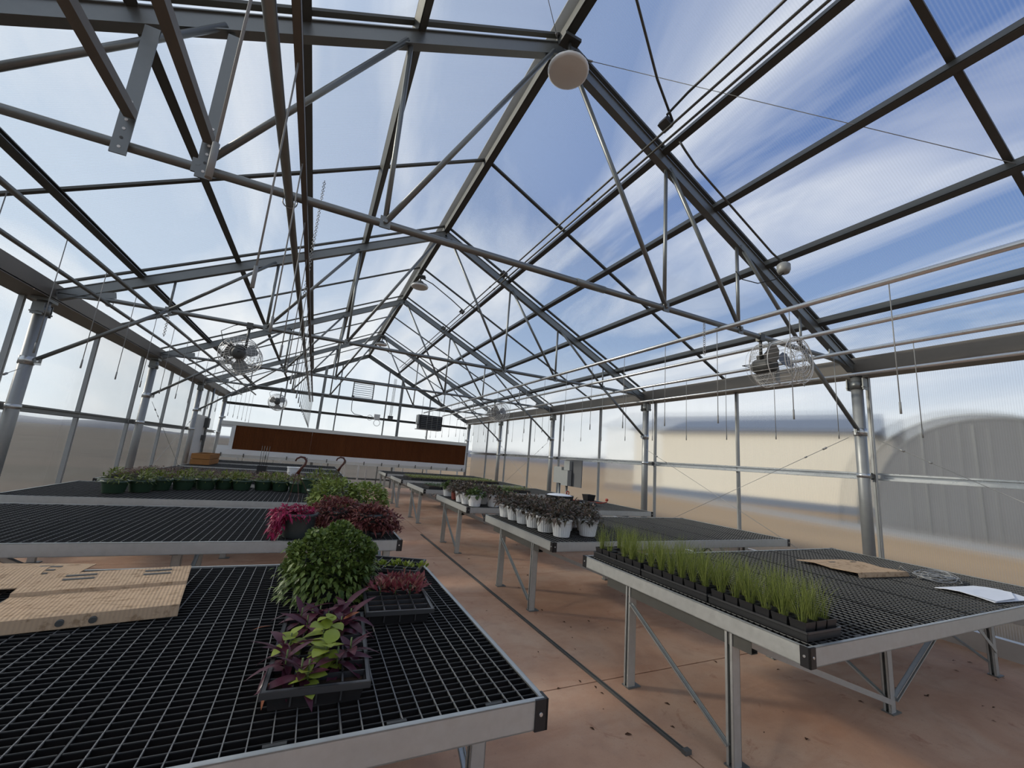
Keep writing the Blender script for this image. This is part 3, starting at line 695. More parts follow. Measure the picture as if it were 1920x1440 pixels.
b = MB(); b.bx(-2.96, 5.93, -.02, .05, .83, .93); b.build('support_rail', 'alu', t)
for i in range(14):
    x = -2.8 + i * .66; b = MB(); b.box((x, -.06, .92), (.03, .02, .12)); b.build('bracket', 'galv_dark', t)
for i in range(7):
    b = MB(); b.beam((-2.3 + i * 1.32, .06, 0), (-2.3 + i * 1.32, .06, .83), .06, .06, (0, 1, 0)); b.build('stand_leg', 'alu', t)
t = thing('louver_vent', 'slatted louver vent high in the end wall above the cooling pad', 'vent', (1.45, YE - .14, 3.735))
b = MB(); b.bx(-.40, .40, -.03, .03, -.33, -.29); b.bx(-.40, .40, -.03, .03, .29, .33); b.bx(-.40, -.36, -.03, .03, -.29, .29); b.bx(.36, .40, -.03, .03, -.29, .29); b.build('frame', 'galv', t)
for i in range(7):
    b = MB(); b.box((0, 0, -.25 + i * .083), (.72, .006, .055), Matrix.Rotation(-1.15, 3, 'X')); b.build('slat', 'galv', t)
b = MB(); b.tube([(-.36, -.06, -.35), (-.36, -.06, -.55), (-.34, -.06, -.85), (-.22, -.06, -.96), (.1, -.06, -1.0)], .012, 6); b.box((-.36, -.05, -.30), (.10, .04, .12)); b.build('actuator_cable', 'galv_dark', t)
t = thing('unit_heater', 'black louvered unit heater hanging near the end wall', 'heater', (3.95, 15.95, 2.665))
b = MB(); b.bx(-.44, .44, -.20, .25, -.26, .27); b.build('cabinet', 'heater_black', t)
for i in range(7):
    b = MB(); b.box((0, -.215, -.21 + i * .07), (.80, .008, .05), Matrix.Rotation(-.6, 3, 'X')); b.build('louver', 'box_dark', t)
b = MB(); b.bx(-.50, .44, -.20, .30, -.285, -.262); b.bx(-.50, -.45, -.15, .25, -.1, .27); b.build('side_box', 'box_gray', t)
b = MB()
for xx in (-.35, .35): b.tube([(xx, 0, .26), (xx, 0, 1.0)], .008, 6)
b.build('hanger_rod', 'galv_dark', t)
t = thing('thermostat_box', 'small white control box with looped cables on the end wall rail', 'control box', (2.10, YE - .16, 2.76))
b = MB(); b.box((0, 0, 0), (.22, .10, .20)); b.build('box', 'white_board', t)
b = MB(); b.ring((-.27, -.02, -.06), .10, .010, 'y', 20, 5); b.ring((.02, -.02, -.24), .12, .009, 'y', 20, 5); b.build('cable_loop', 'box_gray', t)
t = thing('switch_box', 'small dark switch box with conduits rising, on the end wall rail', 'switch box', (2.62, YE - .16, 2.80))
b = MB(); b.box((0, 0, 0), (.20, .09, .12)); b.build('box', 'box_dark', t)
b = MB()
for xx in (-.04, .0, .04): b.tube([(xx, 0, .06), (xx + .02, 0, 1.6)], .008, 6)
b.build('riser', 'galv_dark', t)
# electric box on the long wall
t = thing('electric_box', 'grey electric disconnect boxes on two conduits at the long wall', 'electric box', (5.98, 9.15, 0))
b = MB(); b.bx(-.08, .04, -.16, .14, .96, 1.34); b.build('disconnect', 'box_gray', t)
b = MB(); b.bx(-.06, .05, .17, .55, 1.0, 1.42); b.build('meter_box', 'box_gray', t)
b = MB(); b.bx(-.02, .06, -.14, .12, 1.345, 1.58); b.build('upper_box', 'box_gray', t)
b = MB(); b.bx(.07, .09, -.55, .20, .95, 1.62); b.build('backboard', 'hoop_cover', t)
for y in (-.02, .33):
    b = MB(); b.tube([(0, y, 0), (0, y, .96 if y < 0 else 1.0)], .032, 12); b.build('conduit', 'galv', t)
# control board on the other long wall
t = thing('control_board', 'tall white board with black irrigation controllers on the long wall', 'control board', (-3.0, 14.58, 0))
b = MB(); b.bx(-.02, .02, -.75, .35, 0, 2.05); b.build('board', 'white_board', t)
b = MB(); b.bx(.02, .12, .10, .30, 1.72, 2.0); b.build('controller', 'box_dark', t)
b = MB(); b.bx(.02, .10, .05, .25, 1.35, 1.5); b.build('valve_box', 'box_dark', t)
b = MB(); b.tube([(.05, .2, 1.35), (.06, .1, 1.25), (.05, .22, 1.1), (.06, .12, .95), (.05, .2, .3)], .012, 6); b.tube([(.05, .33, 2.9), (.05, .33, .2)], .03, 10); b.build('pipework', 'galv', t)

# ================================================================ pots and plants
def pot_mesh(rt, rb, h, mat, ribs=0, n=32, rim=.006):
    b = MB(); b.lathe([(0, .002), (rb * .98, .002), (rb, .006)], n=n)
    b.lathe([(rb, .004), (rt - .004, h - .03)], n=n, ribs=ribs, smooth=not ribs)
    b.lathe([(rt - .004, h - .032), (rt + rim, h - .026), (rt + rim, h), (rt - .006, h), (rt - .012, h - .05)], n=n)
    return b.mesh('pot', mat)
def soil_mesh(r, z): b = MB(); b.disc((0, 0, z), r, 20); return b.mesh('soil', 'soil')
def foliage(n, c, R, L, w, mat, droop=.35, spread=.8, zmin=None, shell=.5, upb=.25, stems=0, rmin=None):
    b = MB(); c = Vector(c); q1, q2, q3 = U(0, 6), U(0, 6), U(0, 6)
    for _ in range(n):
        while True:
            d = Vector((random.gauss(0, 1), random.gauss(0, 1), random.gauss(0, 1))).normalized()
            if zmin is None or d.z > zmin: break
        k = (shell + (1 - shell) * random.random() ** .5) * (1 + .10 * math.sin(5 * d.x + q1) * math.sin(5 * d.y + q2) + .07 * math.sin(9 * d.z + 7 * d.x + q3))
        p = c + Vector((d.x * R[0], d.y * R[1], d.z * R[2])) * k
        dr = (d * spread + Vector((U(-1, 1), U(-1, 1), U(-.6, .8))) * .8 + Vector((0, 0, upb))).normalized()
        p.z = max(p.z, .012); dp_ = droop
        if p.z < L * 1.3: dr.z = abs(dr.z) + .1; dp_ = droop * .15
        b.leaf(p, dr, L * U(.7, 1.25), w * U(.7, 1.25), dp_ * U(.4, 1.4), .2, (U(-.5, .5), U(-.5, .5), 1), 2)
    for _ in range(stems):
        d = Vector((random.gauss(0, 1), random.gauss(0, 1), abs(random.gauss(0, 1)))).normalized(); e = c + Vector((d.x * R[0], d.y * R[1], d.z * R[2])) * .85
        b.tube([(c.x + d.x * .02, c.y + d.y * .02, c.z - R[2] * .9), e], .0025, 4, False)
    return b.mesh('foliage', mat)
def stuffpart(o): o['kind'] = 'stuff'; return o
def potted(name, label, cat, loc, potme, soilme, folme, rz=0, group=None, sc=None):
    t = thing(name, label, cat, loc, rz, group); put('pot', potme, t); put('soil', soilme, t); f = stuffpart(put('foliage', folme, t))
    if sc: f.scale = sc
    return t
def hanger(t, r, zrim, ztop, off=(0, 0)):
    b = MB()
    for k in range(3):
        a = 2 * math.pi * k / 3 + .5; b.tube([(r * math.cos(a), r * math.sin(a), zrim), (off[0] + .012 * math.cos(a), off[1] + .012 * math.sin(a), ztop)], .0022, 5, False)
    b.build('hanger_wire', 'brown_hook', t)
    b = MB(); pts = [(0, -.005), (.02, .04), (.045, .075), (.052, .105), (.035, .13), (.005, .135), (-.022, .12), (-.03, .098)]
    b.tube([(off[0] + x, off[1], ztop + z) for x, z in pts], [.014, .011, .010, .009, .009, .008, .007, .006], 8); b.build('hook', 'brown_hook', t)

# ---- row of low green pots (third bench, control board side)
GP = pot_mesh(.125, .10, .145, 'green_pot', 0, 32); GS = soil_mesh(.112, .118)
GF = [foliage(130, (0, 0, .13), (.12, .12, .12), .075, .016, 'leaf_darkgreen', .5, .9, -.05, .3, .35) for _ in range(4)]
spots = [(-2.05, 6.50), (-1.86, 6.68), (-1.74, 6.97), (-1.53, 7.11), (-1.30, 7.25), (-1.10, 7.38), (-.87, 7.31), (-.61, 7.42), (-.37, 7.38), (-.14, 7.32)]
for i, (x, y) in enumerate(spots):
    potted('potted_plant', 'low green pot in the long row, %s from the long wall' % ('first', 'second', 'third', 'fourth', 'fifth', 'sixth', 'seventh', 'eighth', 'ninth', 'tenth')[i], 'potted plant', (x, y, BH), GP, GS, GF[i % 4], i * 1.3, 'row of low green pots', (1.1, 1.1, 1.15) if i == 0 else None)
for i, (x, y) in enumerate([(-1.55, 7.52), (-.98, 7.6), (-.45, 7.62), (-1.95, 7.3)]):
    potted('potted_plant', 'low green pot of leafy plants tucked behind the row of green pots', 'potted plant', (x, y, BH), GP, GS, GF[(i + 1) % 4], i * 2.1, 'green pots behind the front row')
t = potted('potted_plant', 'green pot of strappy leaves beside the light green basket plant', 'potted plant', (.13, 6.30, BH), GP, GS, GF[1], .4, None, (1, 1, 1.6))
potted('potted_plant', 'green pot with leaning leaves behind the light green basket plant', 'potted plant', (.30, 6.75, BH), GP, GS, GF[2], 1.4, None, (1, 1, 1.5))
t = potted('potted_plant', 'taller dark green pot standing behind the brown pot hook', 'potted plant', (.02, 7.25, BH), pot_mesh(.125, .10, .22, 'green_pot'), soil_mesh(.11, .19), foliage(60, (0, 0, .2), (.08, .08, .10), .07, .02, 'leaf_darkgreen', .5, .9, 0), .2)

# ---- pink hanging basket and maroon, light green baskets (second bench)
DP = pot_mesh(.135, .105, .19, 'green_pot_dark'); DS = soil_mesh(.12, .16)
fp = foliage(330, (-.05, -.02, .19), (.16, .14, .055), .05, .024, 'leaf_pink', .7, .8, -.5, .4, .1)
t = potted('hanging_basket', 'dark green hanging pot spilling bright pink leaves', 'hanging basket', (-.02, 3.90, BH), DP, DS, fp); hanger(t, .13, .19, .50, (-.07, 0))
bm = MB()
for _ in range(150):
    p = Vector((-.15 + U(-.045, .045), -.10 + U(-.06, .06), .17 - min(.12, abs(random.gauss(0, .06))))); bm.leaf(p, (U(-1, .3), U(-1, .3), U(-.7, .4)), .045 * U(.7, 1.3), .02, .6, .2, (0, 0, 1), 2)
stuffpart(bm.build('trailing_leaves', 'leaf_pink', t))
def basket(name, label, loc, R, n, mat, L, w, zc=.13, hook=None, droop=.5, shell=.55, pr=None):
    t = potted(name, label, 'hanging basket', loc, DP, DS, foliage(n, (0, 0, zc), R, L, w, mat, droop, .8, -.75, shell, .15, 18)); 
    if hook: hanger(t, .13, .19, hook)
    return t
basket('hanging_basket', 'dense maroon leaved plant overhanging the bench corner', (.56, 3.96, BH), (.23, .19, .13), 1500, 'leaf_maroon', .06, .022, .12)
basket('hanging_basket', 'dense maroon leaved plant beside the bright pink basket', (.27, 4.12, BH), (.22, .20, .15), 1500, 'leaf_maroon', .055, .020, .14)
basket('hanging_basket', 'light green leafy basket plant with a brown hook, behind the maroon plants', (.26, 4.66, BH), (.22, .20, .17), 900, 'leaf_light', .06, .034, .24, .50)
basket('hanging_basket', 'light green leafy basket plant at the aisle edge, behind the maroon plants', (.57, 4.60, BH), (.21, .20, .16), 900, 'leaf_light', .06, .034, .23)
t = potted('potted_plant', 'small black pot of maroon sprigs spilling over the bench corner', 'potted plant', (.60, 3.86, BH), pot_mesh(.06, .05, .05, 'black_plastic'), soil_mesh(.05, .04), foliage(160, (.06, 0, .05), (.16, .09, .06), .05, .016, 'leaf_maroon', .6, .9, -.3))

# ---- green bush on the first bench
BPm = pot_mesh(.13, .10, .17, 'green_pot_dark')
bush = potted('bush_plant', 'large bushy bright green herb spilling over its pot on the bench', 'bush', (.17, 2.42, BH), BPm, soil_mesh(.115, .14), foliage(7500, (0, 0, .165), (.21, .20, .165), .023, .019, 'leaf_mint', .12, .25, -.92, .72, .45, 20))
bm = MB()
for _ in range(520):
    a = U(0, 6.28); r = .19 * (1 + abs(random.gauss(0, .12))); p = Vector((math.cos(a) * r, math.sin(a) * r, .02 + abs(random.gauss(.05, .07)))); bm.leaf(p, (math.cos(a), math.sin(a), U(-.8, .4)), .03 * U(.7, 1.3), .019, .6, .2, (0, 0, 1), 2)
stuffpart(bm.build('trailing_leaves', 'leaf_mint', bush))

# ---- seedling trays
def tray_parts(t, L, Wd, H, nx, ny, rim=.012, cells=True, soil=True, ridged=True):
    b = MB(); th = .003; hx, hy = Wd / 2, L / 2; tp = .012
    # tapered walls
    for sx in (-1, 1):
        b.add([(sx * hx, -hy, H), (sx * hx, hy, H), (sx * (hx - tp), hy - tp, 0), (sx * (hx - tp), -hy + tp, 0)], [(0, 1, 2, 3) if sx > 0 else (3, 2, 1, 0)])
        b.add([(sx * (hx - th), -hy, H), (sx * (hx - th), hy, H), (sx * (hx - tp - th), hy - tp, 0), (sx * (hx - tp - th), -hy + tp, 0)], [(3, 2, 1, 0) if sx > 0 else (0, 1, 2, 3)])
        b.add([(-hx, sx * hy, H), (hx, sx * hy, H), (hx - tp, sx * (hy - tp), 0), (-hx + tp, sx * (hy - tp), 0)], [(3, 2, 1, 0) if sx > 0 else (0, 1, 2, 3)])
        b.add([(-hx, sx * (hy - th), H), (hx, sx * (hy - th), H), (hx - tp, sx * (hy - tp - th), 0), (-hx + tp, sx * (hy - tp - th), 0)], [(0, 1, 2, 3) if sx > 0 else (3, 2, 1, 0)])
    b.bx(-hx + tp, hx - tp, -hy + tp, hy - tp, 0, .003); b.build('tray_body', 'black_plastic', t)
    b = MB()
    for sx in (-1, 1):
        b.bx(min(sx * hx, sx * (hx + rim)), max(sx * hx, sx * (hx + rim)), -hy - rim, hy + rim, H - .004, H); b.bx(sx * (hx + rim) - .0015, sx * (hx + rim) + .0015, -hy - rim, hy + rim, H - .018, H)
        b.bx(-hx, hx, min(sx * hy, sx * (hy + rim)), max(sx * hy, sx * (hy + rim)), H - .004, H); b.bx(-hx - rim, hx + rim, sx * (hy + rim) - .0015, sx * (hy + rim) + .0015, H - .018, H)
    b.build('rim', 'black_rim', t)
    if cells:
        b = MB()
        for i in range(1, nx): x = -hx + Wd * i / nx; b.bx(x - .0025, x + .0025, -hy, hy, .01, H - .003)
        for j in range(1, ny): y = -hy + L * j / ny; b.bx(-hx, hx, y - .0025, y + .0025, .01, H - .003)
        b.build('cell_dividers', 'black_rim', t)
    if soil:
        b = MB(); b.bx(-hx + .008, hx - .008, -hy + .008, hy - .008, H - .030, H - .020); b.build('soil', 'soil', t)
m_plain('black_rim', (.040, .040, .041), .36, .1, 9, .6)
def tray(label, loc, rz, L=.54, Wd=.27, H=.06, nx=4, ny=8, group=None, **k):
    t = thing('seedling_tray', label, 'tray', loc, rz, group); tray_parts(t, L, Wd, H, nx, ny, **k); return t
TR1 = (.13, 1.70, BH); TR2 = (.47, 2.235, BH)
tray('black cell tray holding purple and lime leaved plants', TR1, -.06); tray('black cell tray holding small red leaved plants', TR2, -.06); tray('black cell tray of small lime seedlings behind the red leaved tray', (.46, 2.80, BH), 1.15)
# individual leaves for the front tray
def leafmesh(name, L, w, droop, mat, fold=.25, seg=6): b = MB(); b.leaf((0, 0, 0), (0, 1, 0), L, w, droop, fold, (0, 0, 1), seg); return b.mesh(name, mat)
PLF = [leafmesh('leaf', .115, .032, .3, 'leaf_purple'), leafmesh('leaf', .095, .030, .55, 'leaf_purple'), leafmesh('leaf', .08, .027, .15, 'leaf_purple')]
LLF = [leafmesh('leaf', .062, .052, .45, 'leaf_lime', .1), leafmesh('leaf', .052, .042, .3, 'leaf_lime', .1)]
OLF = leafmesh('leaf', .06, .015, .2, 'leaf_orange'); STEM = MB().tube([(0, 0, 0), (.003, .002, .07)], .003, 5).mesh('stem', 'stem_green')
def inTray(tr, rz, u, v): c, s_ = math.cos(rz), math.sin(rz); return (tr[0] + u * c - v * s_, tr[1] + u * s_ + v * c, tr[2] + .045)
def rosette(name, label, loc, meshes, n, tiers, group, h=.05, elev=(.2, .9)):
    t = thing(name, label, 'plant', loc, U(0, 6), group); put('stem', STEM, t)
    for k in range(n):
        a = k * 2.4 + U(-.3, .3); tr_ = k / max(1, n - 1); e = elev[0] + (elev[1] - elev[0]) * tr_ + U(-.12, .12)
        put('leaf', random.choice(meshes), t, (0, 0, h * (.3 + .8 * tr_)), (e, U(-.3, .3), a))
    return t
for u, v in ((-.09, .20), (-.02, .23), (.07, .25), (.09, .17), (.01, .15), (-.06, .12), (.06, .09), (-.10, -.16), (-.05, -.22), (.09, -.10), (.05, -.16), (-.11, -.09)):
    rosette('purple_plant', 'dark purple spiky leaved plant in the lime and purple tray', inTray(TR1, -.06, u, v), PLF, 9, 2, 'purple plants in the front tray', U(.02, .05), (-.05, .75))
for u, v, n_, h_ in ((.0, -.02, 9, .07), (.01, -.15, 12, .07), (-.10, -.03, 7, .06), (.02, .03, 7, .08), (-.03, -.23, 6, .03)):
    rosette('lime_plant', 'lime green leafed plant among the purple ones in the front tray', inTray(TR1, -.06, u, v), LLF, n_, 2, 'lime plants in the front tray', h_, (.0, .6))
for p_, r_ in (((-.045, 1.86, BH + .075), (.1, .3, 1.7)), ((-.015, 1.475, BH + .06), (-1.0, .2, 2.3)), ((.20, 1.80, BH + .10), (.5, .4, -1.2))):
    o = put('fallen_leaf', OLF, None, p_, r_); tag(o, 'withered orange leaf at the edge of the purple leaved tray', 'leaf', 'withered orange leaves')
for k, (u, v) in enumerate(((-.07, -.03), (.0, -.05), (.07, -.06), (-.03, .05), (.05, .05), (.11, .02))):
    t = thing('red_plant', 'small red and cream leaved plant in a black cell tray', 'plant', inTray(TR2, -.06, u, v), k, 'red leaved plants in the tray'); stuffpart(put('foliage', foliage(60, (0, 0, .03), (.05, .05, .04), .045, .016, 'leaf_red', .6, .8, -.2, .2, .3), t)); put('stem', STEM, t)
for k in range(6):
    t = thing('lime_seedling', 'small lime seedling in the tray behind the red leaved plants', 'plant', inTray((.46, 2.80, BH), 1.15, -.09 + .03 * (k % 2), .09 - .075 * k), k, 'lime seedlings in the back tray'); stuffpart(put('foliage', foliage(28, (0, 0, .015), (.035, .035, .02), .03, .018, 'leaf_lime', .4, .8, 0, .2, .3), t))

# ---- grassy seedlings on the first bench, electric box side
SPM = MB()
def sqpot():
    b = MB(); h = .078; a, c = .041, .032
    for k in range(4):
        r = Matrix.Rotation(k * math.pi / 2, 3, 'Z'); b.add([r @ Vector(p) for p in ((-a, -a, h), (a, -a, h), (c, -c, 0), (-c, -c, 0))], [(3, 2, 1, 0)]); b.add([r @ Vector(p) for p in ((-a + .003, -a + .003, h), (a - .003, -a + .003, h), (c - .003, -c + .003, 0), (-c + .003, -c + .003, 0))], [(0, 1, 2, 3)])
        b.add([r @ Vector(p) for p in ((-a, -a, h), (a, -a, h), (a - .003, -a + .003, h), (-a + .003, -a + .003, h))], [(0, 1, 2, 3)])
    b.add([(-c, -c, 0), (c, -c, 0), (c, c, 0), (-c, c, 0)], [(3, 2, 1, 0)]); return b.mesh('pot', 'black_plastic')
SP = sqpot(); b = MB(); b.add([(-.038, -.038, .066), (.038, -.038, .066), (.038, .038, .066), (-.038, .038, .066)], [(0, 1, 2, 3)]); SPS = b.mesh('soil', 'soil')
def tuft(n, H):
    b = MB()
    for _ in range(n):
        a = U(0, 6.28); r = .022 * random.random() ** .5; x, y = r * math.cos(a), r * math.sin(a); ln = random.gauss(0, .16); la = U(0, 6.28); h = H * U(.55, 1.15); w = .0010
        pts = []
        for tt in (0, .4, .75, 1):
            q = ln * h * tt * (1 + 1.1 * tt); pts.append(Vector((x * (1 + tt) + math.cos(la) * q, y * (1 + tt) + math.sin(la) * q, .066 + h * tt)))
        sd_ = Vector((-math.sin(a), math.cos(a), 0)); vs = []
        for i, p in enumerate(pts): ww = w * (1, .9, .6, .15)[i]; vs += [p - sd_ * ww, p + sd_ * ww]
        b.add(vs, [(0, 1, 3, 2), (2, 3, 5, 4), (4, 5, 7, 6)], True)
    return b.mesh('grass_tuft', 'grass')
TUF = [tuft(70, .19), tuft(90, .21), tuft(50, .17), tuft(80, .22)]
for ti, yc in enumerate((1.58, 2.145, 2.71)):
    ct = thing('carry_tray', 'black carry tray of grassy seedling pots, %s of three from the white ribbed pots' % ('third', 'second', 'first')[ti], 'tray', (2.405, yc, BH), 0, 'carry trays under the grassy seedlings')
    b = MB(); b.bx(-.135, .135, -.272, .272, 0, .004)
    for sx in (-1, 1):
        b.bx(sx * .140 - .0015, sx * .140 + .0015, -.275, .275, .003, .034); b.bx(-.139, .139, sx * .2755 - .0015, sx * .2755 + .0015, .003, .034)
    b.build('tray_base', 'black_plastic', ct)
    b = MB()
    for sx in (-1, 1):
        b.bx(sx * .141 - .003, sx * .141 + .003, -.278, .278, .036, .046); b.bx(-.139, .139, sx * .2765 - .003, sx * .2765 + .003, .036, .046)
    b.build('tray_frame', 'black_rim', ct)
    for i in range(3):
        for j in range(6):
            if ti == 2 and (i, j) in ((0, 0), (1, 1)): pass
            t = thing('seedling_pot', 'small square black pot of grassy seedlings, carry tray %s from the white ribbed pots' % ('third', 'second', 'first')[ti], 'seedling pot', (2.405 - .0905 + i * .0905, yc - .2263 + j * .0905, BH + .005), (i + j) % 4 * math.pi / 2, 'square pots of grassy seedlings')
            put('pot', SP, t); put('soil', SPS, t)
            if random.random() < (.97 if ti < 2 else .8): stuffpart(put('grass_tuft', TUF[(i * 5 + j * 3 + ti) % 4], t))

# ---- white ribbed pots (second and third benches)
WP = pot_mesh(.108, .082, .168, 'white_plastic', .035, 48); WS = soil_mesh(.094, .14)
DF = [foliage(270, (0, 0, .20), (.155, .155, .12), .065, .028, 'leaf_dark', .6, .9, -.4, .25, .2) for _ in range(3)]
for i, y in enumerate((3.83, 4.10, 4.36, 4.62, 4.88, 5.13)):
    potted('potted_plant', 'white ribbed pot at the aisle edge, %s from the bare bench corner' % ('first', 'second', 'third', 'fourth', 'fifth', 'sixth')[i], 'potted plant', (2.44 if i else 2.475, y, BH), WP, WS, DF[i % 3], i * 1.1, 'white pots along the aisle edge')
for i, (x, y) in enumerate(((2.83, 3.86), (2.74, 4.18), (2.72, 4.45), (2.70, 4.72), (2.70, 4.98), (3.0, 4.15), (2.98, 4.42), (2.96, 4.7))):
    potted('potted_plant', 'white ribbed pot of dark foliage' + (' standing apart near the grassy seedlings' if i == 0 else ' in the second rank of white pots'), 'potted plant', (x, y, BH), WP, WS, DF[(i + 1) % 3], i * .9, None if i == 0 else 'white pots in the back rank', (1.0, 1.0, .85) if i == 0 else None)
LF = foliage(170, (0, 0, .18), (.13, .13, .07), .06, .045, 'leaf_lettuce', .5, .9, -.3, .3, .2)
for i, (x, y, pm, fm, lab) in enumerate(((2.36, 6.14, WP, LF, 'white pot of leafy greens at the bench corner, right behind dark foliage'), (2.68, 6.15, WP, DF[0], 'white pot of trailing dark and green leaves beside the leafy greens'),
        (2.33, 6.40, WP, DF[1], 'white pot of dark foliage next to the leafy greens pot'), (2.33, 6.68, WP, DF[2], 'white pot of dark foliage next to the red pot'),
        (2.35, 7.02, pot_mesh(.10, .08, .165, 'terracotta', 0, 32), DF[0], 'dark red pot among the white pots of leafy greens'), (2.36, 7.52, WP, LF, 'white pot of leafy greens beyond the red pot'))):
    potted('potted_plant', lab, 'potted plant', (x, y, BH), pm, WS, fm, i * 1.7)
for i, (x, y) in enumerate(((2.95, 6.25), (2.62, 6.5), (2.62, 6.85), (2.7, 7.25), (3.0, 6.7))): potted('potted_plant', 'white pot of leafy greens in the back rank on the basin bench', 'potted plant', (x, y, BH), WP, WS, (LF, DF[1])[i % 2], i, 'leafy greens in the back rank')

# ---- seedling flats on the far benches
def flat(label, loc, mat, n, group, rz=0, h=.05):
    t = thing('seedling_flat', label, 'tray', loc, rz, group); b = MB(); b.bx(-.135, .135, -.27, .27, 0, .055); b.build('tray_body', 'black_plastic', t)
    b = MB(); b.bx(-.128, .128, -.263, .263, .05, .058); b.build('soil', 'soil', t)
    b = MB()
    for _ in range(n):
        p = (U(-.125, .125), U(-.26, .26), .056 + U(0, h)); b.leaf(p, (U(-1, 1), U(-1, 1), U(.1, .9)), .035, .022, .4, .2, (0, 0, 1), 2)
    stuffpart(b.build('seedlings', mat, t)); return t
fy = flat('black flat of yellow-green seedlings in the long tray row', (2.62, 11.62, BH), 'seedling', 170, 'yellow-green flats in the long row')
for i in range(1, 9): dup(fy, (2.62 + i * .29, 11.62, BH))
for i in range(9): dup(fy, (2.62 + i * .29, 12.2, BH))
fg = flat('black flat of green seedlings on the bench behind the leafy greens', (2.45, 9.05, BH), 'seedling_green', 170, 'green flats behind the leafy greens')
for i in range(1, 4): dup(fg, (2.45 + i * .29, 9.05, BH))
fz = flat('black flat of yellow-green seedlings behind the dark basin bench', (3.75, 9.05, BH), 'seedling', 190, 'yellow-green flats behind the basin', 0, .08)
for i in range(1, 4): dup(fz, (3.75 + i * .29, 9.05, BH))
fd = flat('flat of dry brown plants on the bench behind the green pots', (-2.6, 8.6, BH), 'dry_plant', 220, 'flats of dry brown plants', 0, .06)
for j in range(3):
    for i in range(11):
        if (i, j) != (0, 0): dup(fd, (-2.6 + i * .30, 8.6 + j * .57, BH))

# ---- odds and ends on the basin bench
t = thing('basin', 'dark grey basin filled with white granules on the bench', 'basin', (4.62, 7.30, BH))
b = MB(); b.lathe([(0, .004), (.24, .004), (.27, .02), (.29, .12), (.295, .125), (.285, .125), (.26, .02)], n=28); b.build('bowl', 'basin_gray', t)
b = MB(); b.lathe([(0, .15), (.12, .148), (.22, .135), (.279, .105)], n=24); b.build('granules', 'paper', t)
t = thing('square_pot', 'black square pot beside the dark grey basin', 'pot', (5.58, 7.62, BH)); o = put('pot', SP, t); o.scale = (2.6, 2.6, 1.7)
t = thing('garden_hose', 'red garden hose end lying along the bench edge', 'hose', (5.1, 7.2, BH))
b = MB(); b.tube([(-.3, .35, .02), (0, .3, .015), (.2, .12, .012), (.42, -.1, .012), (.60, -.05, .03), (.64, 0, .06)], .012, 8); b.build('hose', 'red_plastic', t)
b = MB(); b.lathe([(0, 0), (.03, 0), (.035, .03), (.02, .05), (0, .05)], (.64, 0, .05), 12); b.build('nozzle', 'red_plastic', t)
t = thing('tap_handle', 'red tap handle poking up behind the dark grey basin', 'tap', (4.98, 7.55, BH))
b = MB(); b.tube([(0, 0, 0), (0, 0, .12)], .014, 8); b.build('stem', 'red_plastic', t); b = MB(); b.ring((0, 0, .15), .035, .012, 'y', 14, 6); b.build('handle', 'red_plastic', t)
for k, lab in enumerate(('empty black tray lying under another beside the basin', 'empty black tray stacked on top of another beside the basin')):
    t = thing('empty_tray', lab, 'tray', (4.78, 6.75, BH + k * .032), .35 + .12 * k); b = MB(); b.bx(-.30, .30, -.15, .15, 0, .008)
    for sx in (-1, 1): b.bx(sx * .30 - .006, sx * .30 + .006, -.155, .155, .0, .03); b.bx(-.305, .305, sx * .15 - .006, sx * .15 + .006, 0, .03)
    b.build('tray_body', 'black_rim', t)
# things on the far control board side benches
t = thing('white_pot', 'plain white pot standing alone on a far bench', 'pot', (-.34, 10.7, BH)); put('pot', pot_mesh(.13, .115, .20, 'white_plastic', 0), t)
t = thing('black_pot', 'black square pot with thin stakes on a far bench', 'pot', (-.95, 10.6, BH)); b = MB(); b.bx(-.09, .09, -.09, .09, 0, .2); b.build('pot', 'black_plastic', t)
b = MB()
for k in range(4): b.tube([(-.06 + .04 * k, 0, .2), (-.07 + .05 * k, 0, .62)], .005, 5)
b.build('stake', 'box_dark', t)
t = thing('planter_box', 'cedar planter box of two boards high at the end of a far bench', 'planter', (-2.55, 13.55, BH))
for k in range(2):
    b = MB(); b.bx(-.20, .20, -.62, -.59, .01 + k * .14, .14 + k * .14); b.build('board', 'cedar', t); b = MB(); b.bx(.17, .20, -.59, .55, .01 + k * .14, .14 + k * .14); b.build('board', 'cedar', t)
    b = MB(); b.bx(-.20, -.17, -.59, .55, .01 + k * .14, .14 + k * .14); b.build('board', 'cedar', t); b = MB(); b.bx(-.20, .20, .55, .58, .01 + k * .14, .14 + k * .14); b.build('board', 'cedar', t)
b = MB(); b.bx(-.17, .17, -.59, .55, .0, .22); b.build('soil', 'soil', t)

# ================================================================ cardboard, wire, paper
def sheet(name, label, loc, rz, prof, W, holes=(), tilt=0, mat='cardboard', th=.004):
    # prof: list of (y, z) along depth, extruded over width W (x), with thickness
    t = thing(name, label, 'cardboard', loc, rz); b = MB(); n = len(prof)
    top = [Vector((x, y, z + th)) for x in (-W / 2, W / 2) for y, z in prof]; bot = [Vector((x, y, z)) for x in (-W / 2, W / 2) for y, z in prof]
    fs = []
    for i in range(n - 1): fs.append((i, n + i, n + i + 1, i + 1)); fs.append((2 * n + i, 2 * n + i + 1, 3 * n + i + 1, 3 * n + i))
    for i in range(n - 1): fs.append((i, i + 1, 2 * n + i + 1, 2 * n + i)); fs.append((n + i, 3 * n + i, 3 * n + i + 1, n + i + 1))
    fs += [(0, 2 * n, 3 * n, n), (n - 1, 2 * n - 1, 4 * n - 1, 3 * n - 1)]
    b.add(top + bot, fs); b.build('panel', mat, t)
    return t
